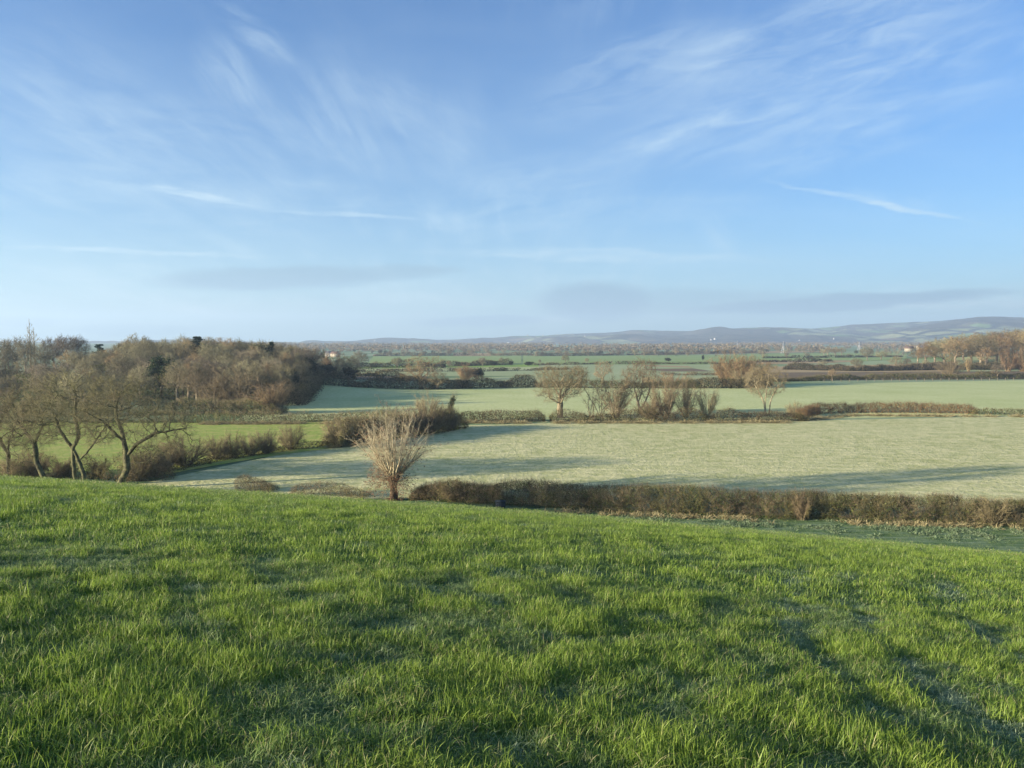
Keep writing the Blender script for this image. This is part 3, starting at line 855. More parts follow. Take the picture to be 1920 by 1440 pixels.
px_tree('coppiced_tree', COPP[1], 10, 1326, 784, 726, 'small thin shrub tree midway between the two ashes', rz=3.4, wid=42, vw=10)
px_tree('sapling', SAPL, 7, 1108, 782, 722, 'thin sapling right of the lone oak trunk', 'sapling', 'saplings in the hedge', rz=0)
px_tree('sapling', SAPL, 7, 1126, 782, 712, 'taller thin sapling left of the many stemmed shrub tree', 'sapling', 'saplings in the hedge', rz=2)
px_tree('thorn_bush', THORN[0], 4.6, 1222, 786, 745, 'bush at the foot of the forked ash', 'bush', rz=1)
px_tree('thorn_bush', THORN[2], 4.6, 1490, 783, 755, 'russet bush right of the twin stemmed ash', 'bush', rz=1)
# willow carr behind the second meadow
for k, (px, top, lab) in enumerate([(1225, 706, 'left clump'), (1262, 702, 'middle clump'), (1290, 708, 'right clump')]):
    px_tree('willow_scrub', WILL[0], 6.5, px, 727, top, 'orange willow scrub behind the second meadow, %s of three' % lab, 'willow', 'orange willow scrub', rz=k * 1.1, wid=40, vw=6)
for k, (px, top, w, lab) in enumerate([(1364, 666, 60, 'russet willow, left of the tall clump behind the twin stemmed ash'), (1388, 670, 62, 'russet willow in the middle of the tall clump behind the twin stemmed ash'), (1412, 674, 56, 'brown willow at the right of the tall clump behind the twin stemmed ash')]):
    px_tree('willow_tree', RUSS[k % 2], 8, px, 724, top, lab, 'willow', 'tall russet willow clump', rz=k * 1.7, wid=w, vw=8)
px_tree('willow_tree', COPP[0], 10, 1395, 728, 690, 'pale low willow in front of the russet clump', 'willow', rz=.7, wid=44, vw=10)

# trees in front of and along the wood
px_tree('coppiced_tree', COPP[0], 10, 405, 768, 696, 'tall coppiced tree with pale fanning stems at the front of the wood', rz=.3, wid=84, vw=10)
px_tree('coppiced_tree', COPP[1], 10, 448, 768, 690, 'brown coppiced tree leaning right at the front of the wood', rz=2.0, wid=84, vw=10)
px_tree('willow_tree', WILL[1], 7.4, 512, 776, 716, 'golden brown goblet shaped willow at the corner of the wood', 'willow', rz=.7, wid=72, vw=7)
px_tree('small_tree', SAPL, 7, 732, 795, 742, 'slender olive tree standing out of the hedge behind the pollard willow', rz=1.2, wid=26, vw=4)
px_tree('ash_tree', COPP[1], 10, 800, 792, 738, 'pale thin tree behind the hedge end, right of the pollard willow', rz=1.2, wid=40, vw=10)
# ivy clad stub by the hedge end
def ivy_stub():
    rng = np.random.default_rng(3); t_ = MB(); c_ = MB()
    P = np.array([[0, 0, 0], [.1, 0, 1.5], [.2, 0, 3.0], [.5, 0, 4.4], [.9, 0, 5.4]])
    tubes(t_, P[:-1], P[1:], np.array([.3, .27, .25, .2]), np.array([.27, .25, .2, .15]), sides=6)
    n = 900; t = rng.uniform(.3, 1, n); base = np.stack([np.interp(t, np.linspace(0, 1, 5), P[:, k]) for k in range(3)], 1)
    leaves(c_, base + rng.normal(size=(n, 3)) * .28, .16, rng, 0)
    sprays(c_, P[3:], np.tile([.3, 0, 1.], (2, 1)), rng, 16, 2.2, .014, 4, .3, .8, 1)
    return t_.mesh('trunk', [M['oak_bark']], True), c_.mesh('crown', [M['ivy'], M['ash_twig']])
x, y = at(843, 790); plant('ivy_clad_tree', ivy_stub(), x, y, 'ivy clad stub of a tree at the right end of the thick hedge')

for k, (px, py, tp, wp, lab) in enumerate([(640, 838, 782, 60, 'round brown bush at the left end of the thick hedge'), (676, 832, 778, 54, 'round brown bush behind the left rods of the pollard willow'), (722, 824, 768, 60, 'tall bush behind the head of the pollard willow'),
        (765, 818, 766, 60, 'bush behind the right rods of the pollard willow'), (806, 813, 756, 60, 'tallest purple brown bush right of the pollard willow'), (838, 808, 762, 44, 'olive bush at the right end of the thick hedge')]):
    px_tree('thorn_bush', THORN[k % 3], 4.6, px, py, tp, lab, 'bush', 'bushes in the thick hedge', rz=k * 1.1, wid=wp, vw=5)
# ---- wood on the left and mid distance trees: a few bare tree kinds, copied
WT = dict(n=6, L=1.6, r=.026, side=5, rmax=.06, spread=.75, up=.25)
WOODV = [oak(201, 14, 11, 4.0, .34, 520, barkm='wood_bark', twigm='wood_twig', step=.6, tw=WT, dk=1.1),
         oak(202, 14, 9, 5.0, .32, 460, barkm='wood_bark', twigm='wood_twig', step=.6, tw=WT, dk=1.1),
         oak(203, 14, 12.5, 3.5, .36, 560, barkm='wood_bark', twigm='wood_twig', step=.6, tw=WT, dk=1.1),
         oak(204, 14, 10, 4.5, .34, 500, barkm='wood_bark', twigm='russet_twig', step=.6, tw=WT, dk=1.1),
         oak(205, 14, 11, 4.0, .34, 500, barkm='wood_bark', twigm='purple_twig', step=.6, tw=WT, dk=1.1)]
def evergreen(seed, h, w, leafm='ivy', n=5200):
    rng = np.random.default_rng(seed)
    trunk = [[(0, 0, 0), (0, 0, h * .35)]]
    p, q = colonize(seed, trunk, [(0, 0, h * .62, w / 2, w / 2, h * .38)], 160, .6, 1.3, 8, .3)
    return grow_mesh(seed, p, q, .02, 2.3, .3, .3, 'wood_bark', 'wood_twig', dict(n=1, L=.8, r=.02, side=1, rmax=.08), (n, .30, .55), leafm)
def pine(seed, h):
    rng = np.random.default_rng(seed); t_ = MB(); c_ = MB()
    P = np.array([[0, 0, 0], [.1, 0, h * .5], [0, .1, h]]); tubes(t_, P[:-1], P[1:], np.array([.3, .2]), np.array([.2, .05]), sides=6)
    for z in np.linspace(h * .5, h * .98, 9):
        rr = (h - z) * .42 + .8
        for a in rng.uniform(0, 6.28, 5):
            tip = np.array([np.cos(a) * rr, np.sin(a) * rr, z + .4]); b = np.array([0, 0, z])
            tubes(c_, b[None], tip[None], np.array([.07]), np.array([.02]), sides=3)
            t = rng.uniform(.3, 1, (110, 1)); leaves(c_, b + (tip - b) * t + rng.normal(size=(110, 3)) * np.array([.42, .42, .13]), .26, rng, 1)
    return t_.mesh('trunk', [M['wood_bark']]), c_.mesh('crown', [M['wood_bark'], M['pine']])
def poplar(seed):
    p, q = colonize(seed, [[(0, 0, 0), (0, 0, 16)]], [(0, 0, 10, 1.3, 1.3, 9)], 260, .6, .8, 4, .1, up=.9)
    return grow_mesh(seed, p, q, .018, 2.3, .3, .3, 'pale_bark', 'ash_twig', dict(n=3, L=1.6, r=.028, side=3, rmax=.06, spread=.25, up=1.2))
EVER = evergreen(301, 10, 8); PINE = pine(302, 12); POP = poplar(303)
IVYT = evergreen(304, 12, 7, 'dark_leaf', 4200)
DBUSH = evergreen(305, 5, 6.5, 'dark_leaf', 2600)

rng = np.random.default_rng(42)
def in_poly(x, y, P):
    c_ = False; n = len(P)
    for i in range(n):
        x1, y1 = P[i]; x2, y2 = P[(i + 1) % n]
        if (y1 > y) != (y2 > y) and x < (x2 - x1) * (y - y1) / (y2 - y1) + x1: c_ = not c_
    return c_
wood_poly = [at_y(548, 205), at_y(588, 305), at_y(560, 345), at_y(430, 370), at_y(215, 350), at_y(190, 300), at_y(60, 262), at_y(-60, 262), at_y(-60, 204)]
placed = []
tries = 0
while len(placed) < 150 and tries < 20000:
    tries += 1
    x = rng.uniform(-210, -60); y = rng.uniform(198, 370)
    if not in_poly(x, y, wood_poly): continue
    if any((x - a) ** 2 + (y - b) ** 2 < 6.4 ** 2 for a, b in placed): continue
    placed.append((x, y))
placed.sort(key=lambda p: p[1])
for k, (x, y) in enumerate(placed):
    pxx = x / y * 1442 + 960
    dep = 'front' if y < 235 else ('middle' if y < 290 else 'crest')
    side = 'part behind the gnarled trees' if pxx < 200 else 'left part' if pxx < 300 else ('centre' if pxx < 450 else 'right end')
    h_ = rng.uniform(10.5, 13.0) + (1.5 if y > 270 else 0) - (2.5 if pxx < 215 else 0)
    v = WOODV[rng.choice(5, p=[.3, .2, .25, .12, .13])]
    plant('woodland_tree', v, x, y, 'bare tree at the %s of the wood, in its %s' % (dep, side), 'tree', 'bare trees of the left wood, %s, %s' % (dep, side),
          s=h_ / 14, sxy=h_ / 14 * rng.uniform(.95, 1.25), rz=rng.uniform(0, 6.28))
def top_tree(name, var, vh, px, Y, top, label, cat='tree', group=None, rz=0., sx=1.0):
    x, y = at_y(px, Y); z = float(terrain(x, y, False)); ztop = EYE + (648 - top) / 1442 * Y
    s = (ztop - z) / vh
    return plant(name, var, x, y, label, cat, group, s=s, sxy=s * sx, rz=rz)
top_tree('evergreen_tree', EVER, 10, 303, 236, 668, 'dark green evergreen crown in the left of the wood')
top_tree('pine_tree', PINE, 12, 371, 300, 633, 'dark flat topped pine on the crest of the wood')
top_tree('pine_tree', PINE, 12, 187, 330, 647, 'small dark windswept pine in the gap left of the wood', rz=2)
top_tree('evergreen_tree', EVER, 10, 492, 300, 645, 'dark evergreen on the crest of the wood near its right end')
top_tree('pine_tree', PINE, 12, 510, 300, 643, 'narrow dark conifer on the crest, right of the evergreen', sx=.5)
top_tree('oak_tree', WOODV[2], 14, 258, 345, 623, 'bare oak standing clear above the crest of the wood')
top_tree('oak_tree', WOODV[3], 14, 432, 310, 632, 'russet topped tree, the highest point of the wood')
top_tree('ivy_clad_tree', IVYT, 12, 578, 290, 668, 'dark ivy clad tree at the right end of the wood')
top_tree('ivy_clad_tree', IVYT, 12, 455, 236, 690, 'ivy clad tree in the shade behind the coppiced trees', rz=1)
top_tree('ivy_clad_tree', IVYT, 12, 545, 240, 690, 'ivy clad tree in the shaded corner of the wood', rz=2.2)
top_tree('poplar_tree', POP, 17, 58, 340, 612, 'tall narrow pale poplar above the trees at the left')
top_tree('poplar_tree', POP, 17, 66, 345, 626, 'shorter narrow poplar right beside the tallest one', sx=1.2, rz=2)
for k, (px, Y, top, v, lab) in enumerate([(10, 330, 634, 1, 'bare tree at the far left edge, on the skyline'), (32, 345, 628, 2, 'bare tree left of the poplars, on the skyline'), (48, 325, 634, 1, 'dark crowned tree just left of the poplars'),
        (85, 340, 640, 0, 'bare tree just right of the poplars'), (102, 345, 630, 4, 'purple brown bare tree, left one of the rounded skyline clump'), (128, 335, 626, 4, 'purple brown bare tree, middle of the rounded skyline clump'), (150, 340, 630, 4, 'purple brown bare tree, right one of the rounded skyline clump'),
        (20, 300, 655, 1, 'bare tree below the skyline at the left edge'), (75, 300, 658, 0, 'bare tree below the poplars'), (130, 300, 655, 3, 'bare tree below the rounded skyline clump'), (175, 310, 662, 1, 'bare tree below the windswept pine'), (45, 270, 670, 2, 'broad bare tree below the poplars, behind the gnarled trees'),
        (110, 265, 672, 0, 'bare tree behind the double trunked gnarled tree'), (165, 262, 668, 2, 'broad bare tree behind the gnarled trees'), (5, 262, 672, 2, 'broad bare tree at the left edge behind the thin one'), (205, 280, 655, 0, 'bare tree left of the wood, under the windswept pine')]):
    top_tree('bare_tree', WOODV[v], 14, px, Y, top, lab, 'tree', 'skyline trees at the left', rz=k * 1.9)

# mid distance single trees
px_tree('oak_tree', OAKM, 12, 789, 731, 668, 'broad bare oak in the hedge beyond the second meadow, left of centre', rz=1.2, wid=60, vw=12)
px_tree('oak_tree', OAKM, 12, 820, 731, 698, 'low bare tree right of the broad oak beyond the meadow', rz=2.9, wid=40, vw=12)
px_tree('willow_scrub', RUSS[0], 8, 876, 712, 685, 'pinkish round thicket beyond the second meadow', 'bush', rz=1, wid=38, vw=8)
px_tree('evergreen_bush', DBUSH, 5, 896, 711, 691, 'dark evergreen bush beside the pinkish thicket', 'bush', rz=1, wid=20, vw=6.5)
px_tree('willow_scrub', RUSS[1], 8, 868, 728, 704, 'small russet bush in the hedge below the pinkish thicket', 'bush', rz=2, wid=24, vw=8)
px_tree('willow_tree', RUSS[1], 8, 628, 712, 671, 'broad russet crowned tree right of the end of the wood', 'tree', rz=.3, wid=66, vw=8)
px_tree('oak_tree', WOODV[0], 14, 650, 716, 676, 'bare tree right of the broad russet crown', 'tree', rz=.3, wid=44, vw=11)
px_tree('evergreen_bush', DBUSH, 5, 655, 722, 698, 'dark green bush below the bare tree right of the wood', 'bush', wid=30, vw=6.5)
px_tree('evergreen_bush', DBUSH, 5, 610, 714, 692, 'dark green bush just right of the wood', 'bush', wid=34, vw=6.5, rz=1)
px_tree('oak_tree', WOODV[2], 14, 674, 688, 660, 'bare tree between the russet crown and the broad oak', 'tree', rz=.9, wid=34, vw=12)
px_tree('oak_tree', OAKM, 12, 1680, 693, 668, 'small dark trunked round tree in the stubble on the right', rz=2, wid=22, vw=11)
px_tree('coppiced_tree', COPP[0], 10, 1783, 708, 670, 'round bare tree in the hedge on the right', rz=2, wid=46, vw=10)
px_tree('coppiced_tree', WOODV[0], 14, 1652, 682, 664, 'pale small tree left of the dark trunked round tree', rz=2, wid=22, vw=11)
px_tree('oak_tree', WOODV[2], 14, 1626, 676, 652, 'pale bare tree standing in the far green fields on the right', rz=2, wid=22, vw=12)
for k, px in enumerate([1552, 1566, 1578]):
    px_tree('oak_tree', WOODV[3], 14, px, 668, 652, ['left', 'middle', 'right'][k] + ' one of three russet trees in a short row on the far plain', 'tree', 'short row of russet trees', rz=k, wid=16, vw=10)
px_tree('oak_tree', WOODV[0], 14, 1542, 690, 676, 'pale spindly tree by the dark far hedge', rz=2.4, wid=18, vw=11)

# right hand wood on its rise
rp = [(1735, 560, 640), (1752, 590, 634), (1770, 560, 632), (1790, 545, 630), (1805, 620, 625), (1820, 560, 627), (1838, 540, 629), (1850, 600, 620), (1868, 560, 621), (1885, 620, 617), (1900, 575, 618), (1915, 610, 615), (1780, 640, 628),
      (1925, 560, 620), (1940, 600, 614), (1955, 560, 616), (1980, 600, 612), (1860, 650, 620), (1830, 645, 622), (1905, 650, 616), (1848, 530, 650), (1720, 600, 648)]
for k, (px, Y, top) in enumerate(rp):
    top_tree('woodland_tree', WOODV[[3, 0, 2, 3, 0][k % 5]], 14, px, Y, top, ['golden brown bare tree on the left slope of the right hand wood', 'golden brown bare tree in the thick of the right hand wood'][px > 1810], 'tree', 'golden trees of the right wood, ' + ['left slope', 'thick'][px > 1810], rz=k * 1.3, sx=1.35)
for k, (px, top, lab) in enumerate([(1890, 646, 'orange brown round thicket in front of the right hand wood'), (1918, 644, 'orange brown round thicket at the right edge, before the wood'), (1816, 664, 'small red brown bush at the foot of the right hand wood')]):
    x, y = at_y(px, 500); z = float(terrain(x, y, False))
    plant('willow_scrub', RUSS[k % 2], x, y, lab, 'bush', None, s=(EYE + (648 - top) / 1442 * 500 - z) / 8, sxy=[1.5, 1.6, .6][k], rz=k)

# unseen trees added off to the left to throw long shade over the near pasture
OFFT = WOODV[0]
for k, (x, y, s_) in enumerate([(-61, 58.5, 1.65), (-96, 44, 1.3), (-104, 64, .9)]):
    plant('added_shade_tree', [WOODV[0], WOODV[2], WOODV[1]][k], x, y, ['tall bare tree added out of view on the hill brow to cast shade', 'broad bare tree added out of view on the hill brow to cast shade', 'lower bare tree added out of view on the hill brow to cast shade'][k], s=s_, sxy=s_ * .8, rz=k)

sc_ = [(668, 690), (705, 688), (745, 690), (842, 690), (905, 688), (940, 684), (1012, 684), (1060, 681), (1100, 683), (1160, 668), (1290, 668), (1342, 671), (1395, 684), (1440, 694), (1475, 672), (1515, 671), (1590, 670), (1605, 694), (1660, 671), (1700, 693), (1735, 692), (1760, 696), (1880, 694), (1560, 714), (1870, 711)]
for k, (px, py) in enumerate(sc_):
    x, y = at(px, py); h_ = [7, 5, 9, 6, 8][k % 5]
    where = 'left of the lone oak' if px < 1010 else ('between the lone oak and the russet willows' if px < 1340 else 'right of the russet willows')
    plant('hedgerow_tree', WOODV[k % 5], x, y, 'small bare tree in the far hedgerows, ' + where, 'tree', 'hedgerow trees ' + where, s=h_ / 14, sxy=h_ / 14 * 1.2, rz=k * 1.4)

# ------------------------------------------------------------------ hedges
def hedge(name, label, pts, h, w, k=1.0, seed=0, leafm='hedge_leaf', twigm='hedge_twig', dens=1.0, leafs=1.0, top_var=.25, cat='hedge', group=None, px=True, upright=.9, hs=None, ragged=.35, lsize=.10, gaps=.27):
    rng = np.random.default_rng(seed)
    P = np.array([at(*p) for p in pts] if px else pts, float)
    seg = np.linalg.norm(np.diff(P, axis=0), axis=1); L = seg.sum(); cum = np.concatenate([[0], np.cumsum(seg)])
    def centre(s_):
        return np.stack([np.interp(s_, cum, P[:, 0]), np.interp(s_, cum, P[:, 1])], 1)
    def nrm(s_):
        a = centre(np.maximum(s_ - .5, 0)); b = centre(np.minimum(s_ + .5, L)); d = unit(b - a)
        return np.stack([-d[:, 1], d[:, 0]], 1)
    def height(s_):
        hh = h if hs is None else np.interp(s_ / L, np.linspace(0, 1, len(hs)), hs)
        return hh * (1 + top_var * 2 * (fbm(s_ / 4.5 / max(1, k * .7), s_ * 0 + seed, seed, 4) - .5)) * sstep(np.minimum(s_, L - s_), -.8, .8 * h)**.5
    vol = L * h * w
    c0 = P.mean(0); z0 = float(terrain(c0[0], c0[1], False))
    root = empty(name, (c0[0], c0[1], z0))
    tag(root, label, cat, group)
    def world_pts(n, lo=0., hi=1., bias=1.0):
        s_ = rng.uniform(0, L, n); hh = height(s_)
        zf = lo + (hi - lo) * rng.uniform(0, 1, n) ** bias
        prof = np.sqrt(np.clip(1 - (np.maximum(zf - .35, 0) / .72) ** 2, .08, 1))
        lat = rng.uniform(-1, 1, n); lat = np.sign(lat) * np.abs(lat) ** .7
        wv = w / 2 * (1 + .8 * (fbm(s_ / 1.4, zf * hh / 1.1, seed + 3, 3) - .5) * 2)
        c_ = centre(s_) + nrm(s_) * (lat * prof * wv)[:, None]
        zt = terrain(c_[:, 0], c_[:, 1], False)
        keep = (fbm(s_ / (1.1 * max(1, k * .8)), zf * hh / (.9 * max(1, k * .8)) + lat * 1.2, seed + 9, 3) > gaps) | (zf < .12)
        return np.stack([c_[:, 0] - c0[0], c_[:, 1] - c0[1], zt - z0 + zf * hh], 1)[keep], hh[keep]
    b = MB()
    n1 = int(vol * 20 * dens / k ** 2)
    A, hh = world_pts(n1, .02, .80)
    D = unit(rng.normal(size=(len(A), 3)) * .55 + np.array([0, 0, upright]))
    sprays(b, A, D, rng, 1, min(.9 * k ** .5, h * .42), .012 * k, 4, .3, .45, 0)
    if ragged:
        n2 = int(L * w * 3 / k * ragged / .35)
        A, hh = world_pts(n2, .82, .96)
        D = unit(rng.normal(size=(len(A), 3)) * .3 + np.array([0, 0, 1]))
        sprays(b, A, D, rng, 1, .55 * k ** .5 * min(1, h / 2), .010 * k, 3, .3, .3, 0)
    link('branches', b.mesh('branches', [M[twigm]]), root)
    if leafs > 0:
        g = MB(); n3 = int(vol * 42 * leafs * dens / k ** 2)
        A, hh = world_pts(n3, .0, .95, 1.15)
        leaves(g, A, lsize * k, rng)
        link('leaves', g.mesh('leaves', [M[leafm]]), root)
    return root

hedge('hedge', 'long thick brown hedge at the foot of the green hillside', [(775, 934), (960, 946), (1200, 960), (1500, 970), (1700, 977), (1960, 986), (2300, 996)], 3.0, 2.6, .8, 1, hs=[1.5, 2.5, 2.5, 2.6, 2.6, 2.5, 2.6, 2.6], leafs=3.0, top_var=.22, ragged=2.2, gaps=.33, dens=1.6, lsize=.065)
for k, (px, py, tp, wp, lab) in enumerate([(1505, 975, 895, 30, 'bare thorn shrub standing up through the long near hedge'), (1860, 985, 915, 80, 'wispy shrub at the right end of the long near hedge'), (850, 940, 893, 60, 'brown twiggy shrub near the left end of the long near hedge')]):
    x, y = at(px, py); h_ = (py - tp) / 1442 * y
    plant('thorn_bush', THORN[k], x, y, lab, 'bush', None, s=h_ / 4.6, sxy=max(.5, wp / 1442 * y / 4.6), rz=k)
hedge('thicket', 'low twiggy scrub among the trunks of the gnarled trees', [at_y(-80, 98), at_y(60, 98), at_y(200, 97), at_y(320, 97)], 3.2, 3.0, 1.0, 32, 'bramble_leaf', dens=.8, leafs=.6, gaps=.42, top_var=.8, cat='scrub', px=False, ragged=1.5)
hedge('bramble_bush', 'brown and green bramble clump on the brow, left of the other', [(440, 922), (470, 920), (516, 922)], 1.6, 2.2, .7, 3, 'bramble_leaf', dens=1.2, cat='bush', leafs=2.0, hs=[2.0, 1.7, 1.2, .9], lsize=.07, ragged=1.2)
hedge('bramble_bush', 'long low dark bramble clump left of the pollard willow', [(545, 930), (620, 929), (690, 934)], 1.2, 2.2, .7, 4, 'bramble_leaf', dens=1.2, cat='bush', leafs=2.0, hs=[1.1, 1.5, 1.3, .8], lsize=.07, ragged=1.2)
hedge('hedge', 'low dark ditch hedge running diagonally between the near fields', [(225, 905), (280, 893), (400, 866), (520, 847), (620, 836), (700, 828)], 1.0, 2.0, 1.0, 5, 'bramble_leaf', dens=1.2, leafs=1.6, top_var=.4)
hedge('hedge', 'overgrown tall hedge behind the pollard willow', [(618, 838), (700, 826), (800, 812), (862, 802)], 4.0, 4.5, 1.2, 6, 'bramble_leaf', 'hedge_twig', 1.0, .9, hs=[3.6, 4.0, 4.2, 4.6, 4.4, 3.8], top_var=.5, ragged=1.6)
hedge('hedge', 'brown hedge along the front of the left wood', [(-200, 793), (150, 793), (380, 793), (620, 791), (770, 790)], 2.4, 3.0, 1.5, 7, 'hedge_leaf', dens=1.0, leafs=.8, hs=[3, 3, 3.2, 2.6, 2.0, 1.9, 2.3], top_var=.4, ragged=.8)
hedge('thicket', 'brown undergrowth under the edge of the left wood', [(-200, 783), (150, 780), (330, 776), (480, 776), (535, 776)], 4.4, 8, 1.9, 8, 'hedge_leaf', dens=.6, leafs=.7, hs=[4, 4.5, 5, 4.5, 2.5], top_var=.5, cat='undergrowth', ragged=.8)
hedge('thicket', 'bare undergrowth in the middle of the left wood', [at_y(-60, 228), at_y(300, 230), at_y(545, 228)], 6.0, 8, 2.4, 28, 'hedge_leaf', dens=.6, leafs=.7, top_var=.6, cat='undergrowth', px=False)
hedge('thicket', 'deep undergrowth at the back of the left wood', [at_y(-60, 262), at_y(300, 262), at_y(560, 262)], 6.0, 8, 2.6, 29, 'hedge_leaf', dens=.6, leafs=.7, top_var=.6, cat='undergrowth', px=False)
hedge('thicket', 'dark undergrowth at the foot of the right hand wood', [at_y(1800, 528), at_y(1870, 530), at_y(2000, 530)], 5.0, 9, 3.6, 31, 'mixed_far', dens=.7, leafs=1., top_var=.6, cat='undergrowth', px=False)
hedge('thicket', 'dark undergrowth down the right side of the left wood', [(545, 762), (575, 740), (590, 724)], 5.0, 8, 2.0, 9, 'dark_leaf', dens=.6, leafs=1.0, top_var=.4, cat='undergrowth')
hedge('hedge', 'clipped bramble hedge left of the lone oak', [(858, 790), (940, 791), (1022, 790)], 2.6, 2.6, 1.3, 10, 'bramble_leaf', leafs=1.5, top_var=.15)
hedge('hedge', 'ragged low hedge under the lone oak and the ashes', [(1030, 790), (1100, 791), (1300, 791), (1420, 790), (1512, 789)], 2.5, 2.8, 1.3, 11, 'bramble_leaf', leafs=1.3, top_var=.6, ragged=.9)
hedge('sedge_bank', 'orange brown sedge and bramble bank right of the twin stemmed ash', [(1500, 786), (1530, 776), (1600, 774), (1720, 774), (1830, 776)], 2.5, 3.0, 1.4, 12, 'reed', 'russet_twig', dens=1.0, leafs=1.3, top_var=.35, cat='sedge bank', upright=2.0, ragged=1.0)
hedge('hedge', 'dark low hedge at the right edge between the frosty fields', [(1820, 777), (1900, 778), (2300, 782)], 1.7, 2.6, 1.4, 13, 'hedge_leaf', 'hedge_twig', leafs=1.2)
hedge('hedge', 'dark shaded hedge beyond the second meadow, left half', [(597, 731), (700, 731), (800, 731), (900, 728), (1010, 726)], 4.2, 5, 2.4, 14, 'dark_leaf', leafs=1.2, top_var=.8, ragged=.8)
hedge('hedge', 'brown hedge beyond the second meadow, behind the lone oak', [(1010, 726), (1130, 728), (1310, 728)], 3.2, 5, 2.6, 15, 'hedge_leaf', 'hedge_twig', leafs=.9, top_var=.4)
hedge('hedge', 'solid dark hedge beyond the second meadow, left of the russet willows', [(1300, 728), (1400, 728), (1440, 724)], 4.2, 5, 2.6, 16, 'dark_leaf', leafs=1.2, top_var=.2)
hedge('hedge', 'long dark hedge above the fence on the right', [(1440, 716), (1600, 712), (1800, 711), (1960, 710), (2300, 709)], 2.7, 5, 2.6, 17, 'hedge_leaf', leafs=1.1, top_var=.7, ragged=.8)
hedge('hedge', 'dark green far hedge on the right', [(1470, 693), (1600, 696), (1790, 694), (1940, 692)], 4.4, 7, 4.0, 18, 'mixed_far', leafs=1.3, top_var=.7)
far_h = [([(1420, 680), (1560, 678.5)], 3.4, 'short dark far hedge left of the pale spindly tree'), ([(1430, 672), (1560, 671), (1690, 669.5)], 3.2, 'thin straight far hedge crossing the green fields on the right'),
         ([(640, 708), (760, 706)], 3, 'dark hedge strip right of the end of the wood'), ([(650, 697.5), (900, 696.5), (1010, 695)], 2.5, 'thin dark hedge before the pale strip of field'),
         ([(665, 690), (780, 689), (960, 684)], 4.5, 'tall dark tree hedge beyond the bright green strip'), ([(700, 668), (860, 667), (1000, 667)], 6, 'far brown hedge left of centre'),
         ([(1000, 685), (1130, 683), (1400, 683)], 2.0, 'thin far hedge behind the lone oak'), ([(1010, 694), (1080, 693)], 2.5, 'short hedge left of the small round headed oak'),
         ([(600, 722), (770, 716)], 2.6, 'shaded hedge before the brown strip'), ([(1000, 668), (1240, 666), (1420, 664)], 6, 'far brown hedge below the horizon woods'), ([(1240, 704), (1410, 704)], 2, 'low brown hedge behind the willow scrub'),
         ([(1790, 686), (1960, 686)], 4, 'dark hedge at the foot of the right hand wood')]
for k, (pl, h_, lab) in enumerate(far_h):
    kk = max(3.5, at(*pl[0])[1] / 110)
    hedge('hedge', lab, pl, h_, 6, kk, 30 + k, 'mixed_far' if k not in (5, 9, 10) else 'far_leaf', leafs=1.3, top_var=.8, ragged=.3, gaps=.42)
for k, (px, py, w, hh, lab) in enumerate([(706, 706, 10, 8, 'small dark bush in the far frosty field'), (672, 707, 8, 7, 'tiny dark bush left of the small dark one'), (831, 691, 12, 8, 'dark bush on the bright green strip'), (1252, 678, 12, 7, 'small dark triangular bush in the far green field'),
        (925, 686, 14, 9, 'dark triangular bush right of the tall tree hedge'), (958, 685, 10, 8, 'dark bush in the far hedge left of the lone oak'), (992, 686, 18, 8, 'broad dark bush in the far hedge left of the lone oak'), (1318, 676, 5, 10, 'thin lone shrub in the far green field')]):
    x, y = at(px, py)
    plant('small_bush', DBUSH, x, y, lab, 'bush', 'lone bushes in the far fields', s=hh / 1442 * y / 5, sxy=w / 1442 * y / 6.5, rz=k)

# ------------------------------------------------------------------ straw and frosted tussocks at the hedge feet (uncountable)
def tussocks(name, label, lines, n, m, hgt, wid, seed, spread=1.2):
    rng = np.random.default_rng(seed); mb = MB()
    for pl, cnt in lines:
        P = np.array([at(*p) for p in pl]); q = resample(P, 400)
        i = rng.integers(0, 400, cnt); c_ = q[i] + rng.normal(size=(cnt, 2)) * spread
        c_ = c_[fbm(c_[:, 0] / 2.2, c_[:, 1] / 2.2, seed, 3) > .45]
        cnt = len(c_)
        nb = 26
        c_ = np.repeat(c_, nb, 0); off = rng.normal(size=c_.shape) * wid * .35
        b = c_ + off; z = terrain(b[:, 0], b[:, 1], False)
        B = np.stack([b[:, 0], b[:, 1], z - .02], 1)
        D = unit(np.stack([off[:, 0] * 2, off[:, 1] * 2, np.full(len(b), .5)], 1) + rng.normal(size=B.shape) * .25)
        hh = hgt * rng.uniform(.4, 1.2, (len(b), 1))
        T = B + D * hh; T2 = T + unit(D + np.stack([off[:, 0] * 3, off[:, 1] * 3, -np.ones(len(b)) * .7], 1)) * hh * .6
        side = unit(np.cross(D, rng.normal(size=D.shape))) * .022
        V = np.stack([B - side, B + side, T + side * .8, T - side * .8, T2], 1).reshape(-1, 3)
        k = np.arange(len(b)) * 5
        mb.add(V, q=np.stack([k, k + 1, k + 2, k + 3], 1), t=np.stack([k + 3, k + 2, k + 4], 1))
    o = link(name, mb.mesh(name, [M[m]])); tag(o, label, 'grass', kind='stuff')
tussocks('dry_grass', 'straw coloured dry grass along the foot of the long near hedge', [([(930, 952), (1200, 967), (1500, 978), (1960, 993)], 300)], 0, 'straw', .42, .5, 1, .5)
tussocks('frosted_grass', 'rough frosted tussocks between the hillside and the near hedge', [([(1150, 968), (1500, 982), (1960, 1000)], 650), ([(1100, 968), (1400, 984), (1960, 1012)], 120)], 0, 'frost_tuft', .24, .6, 2, 1.2)
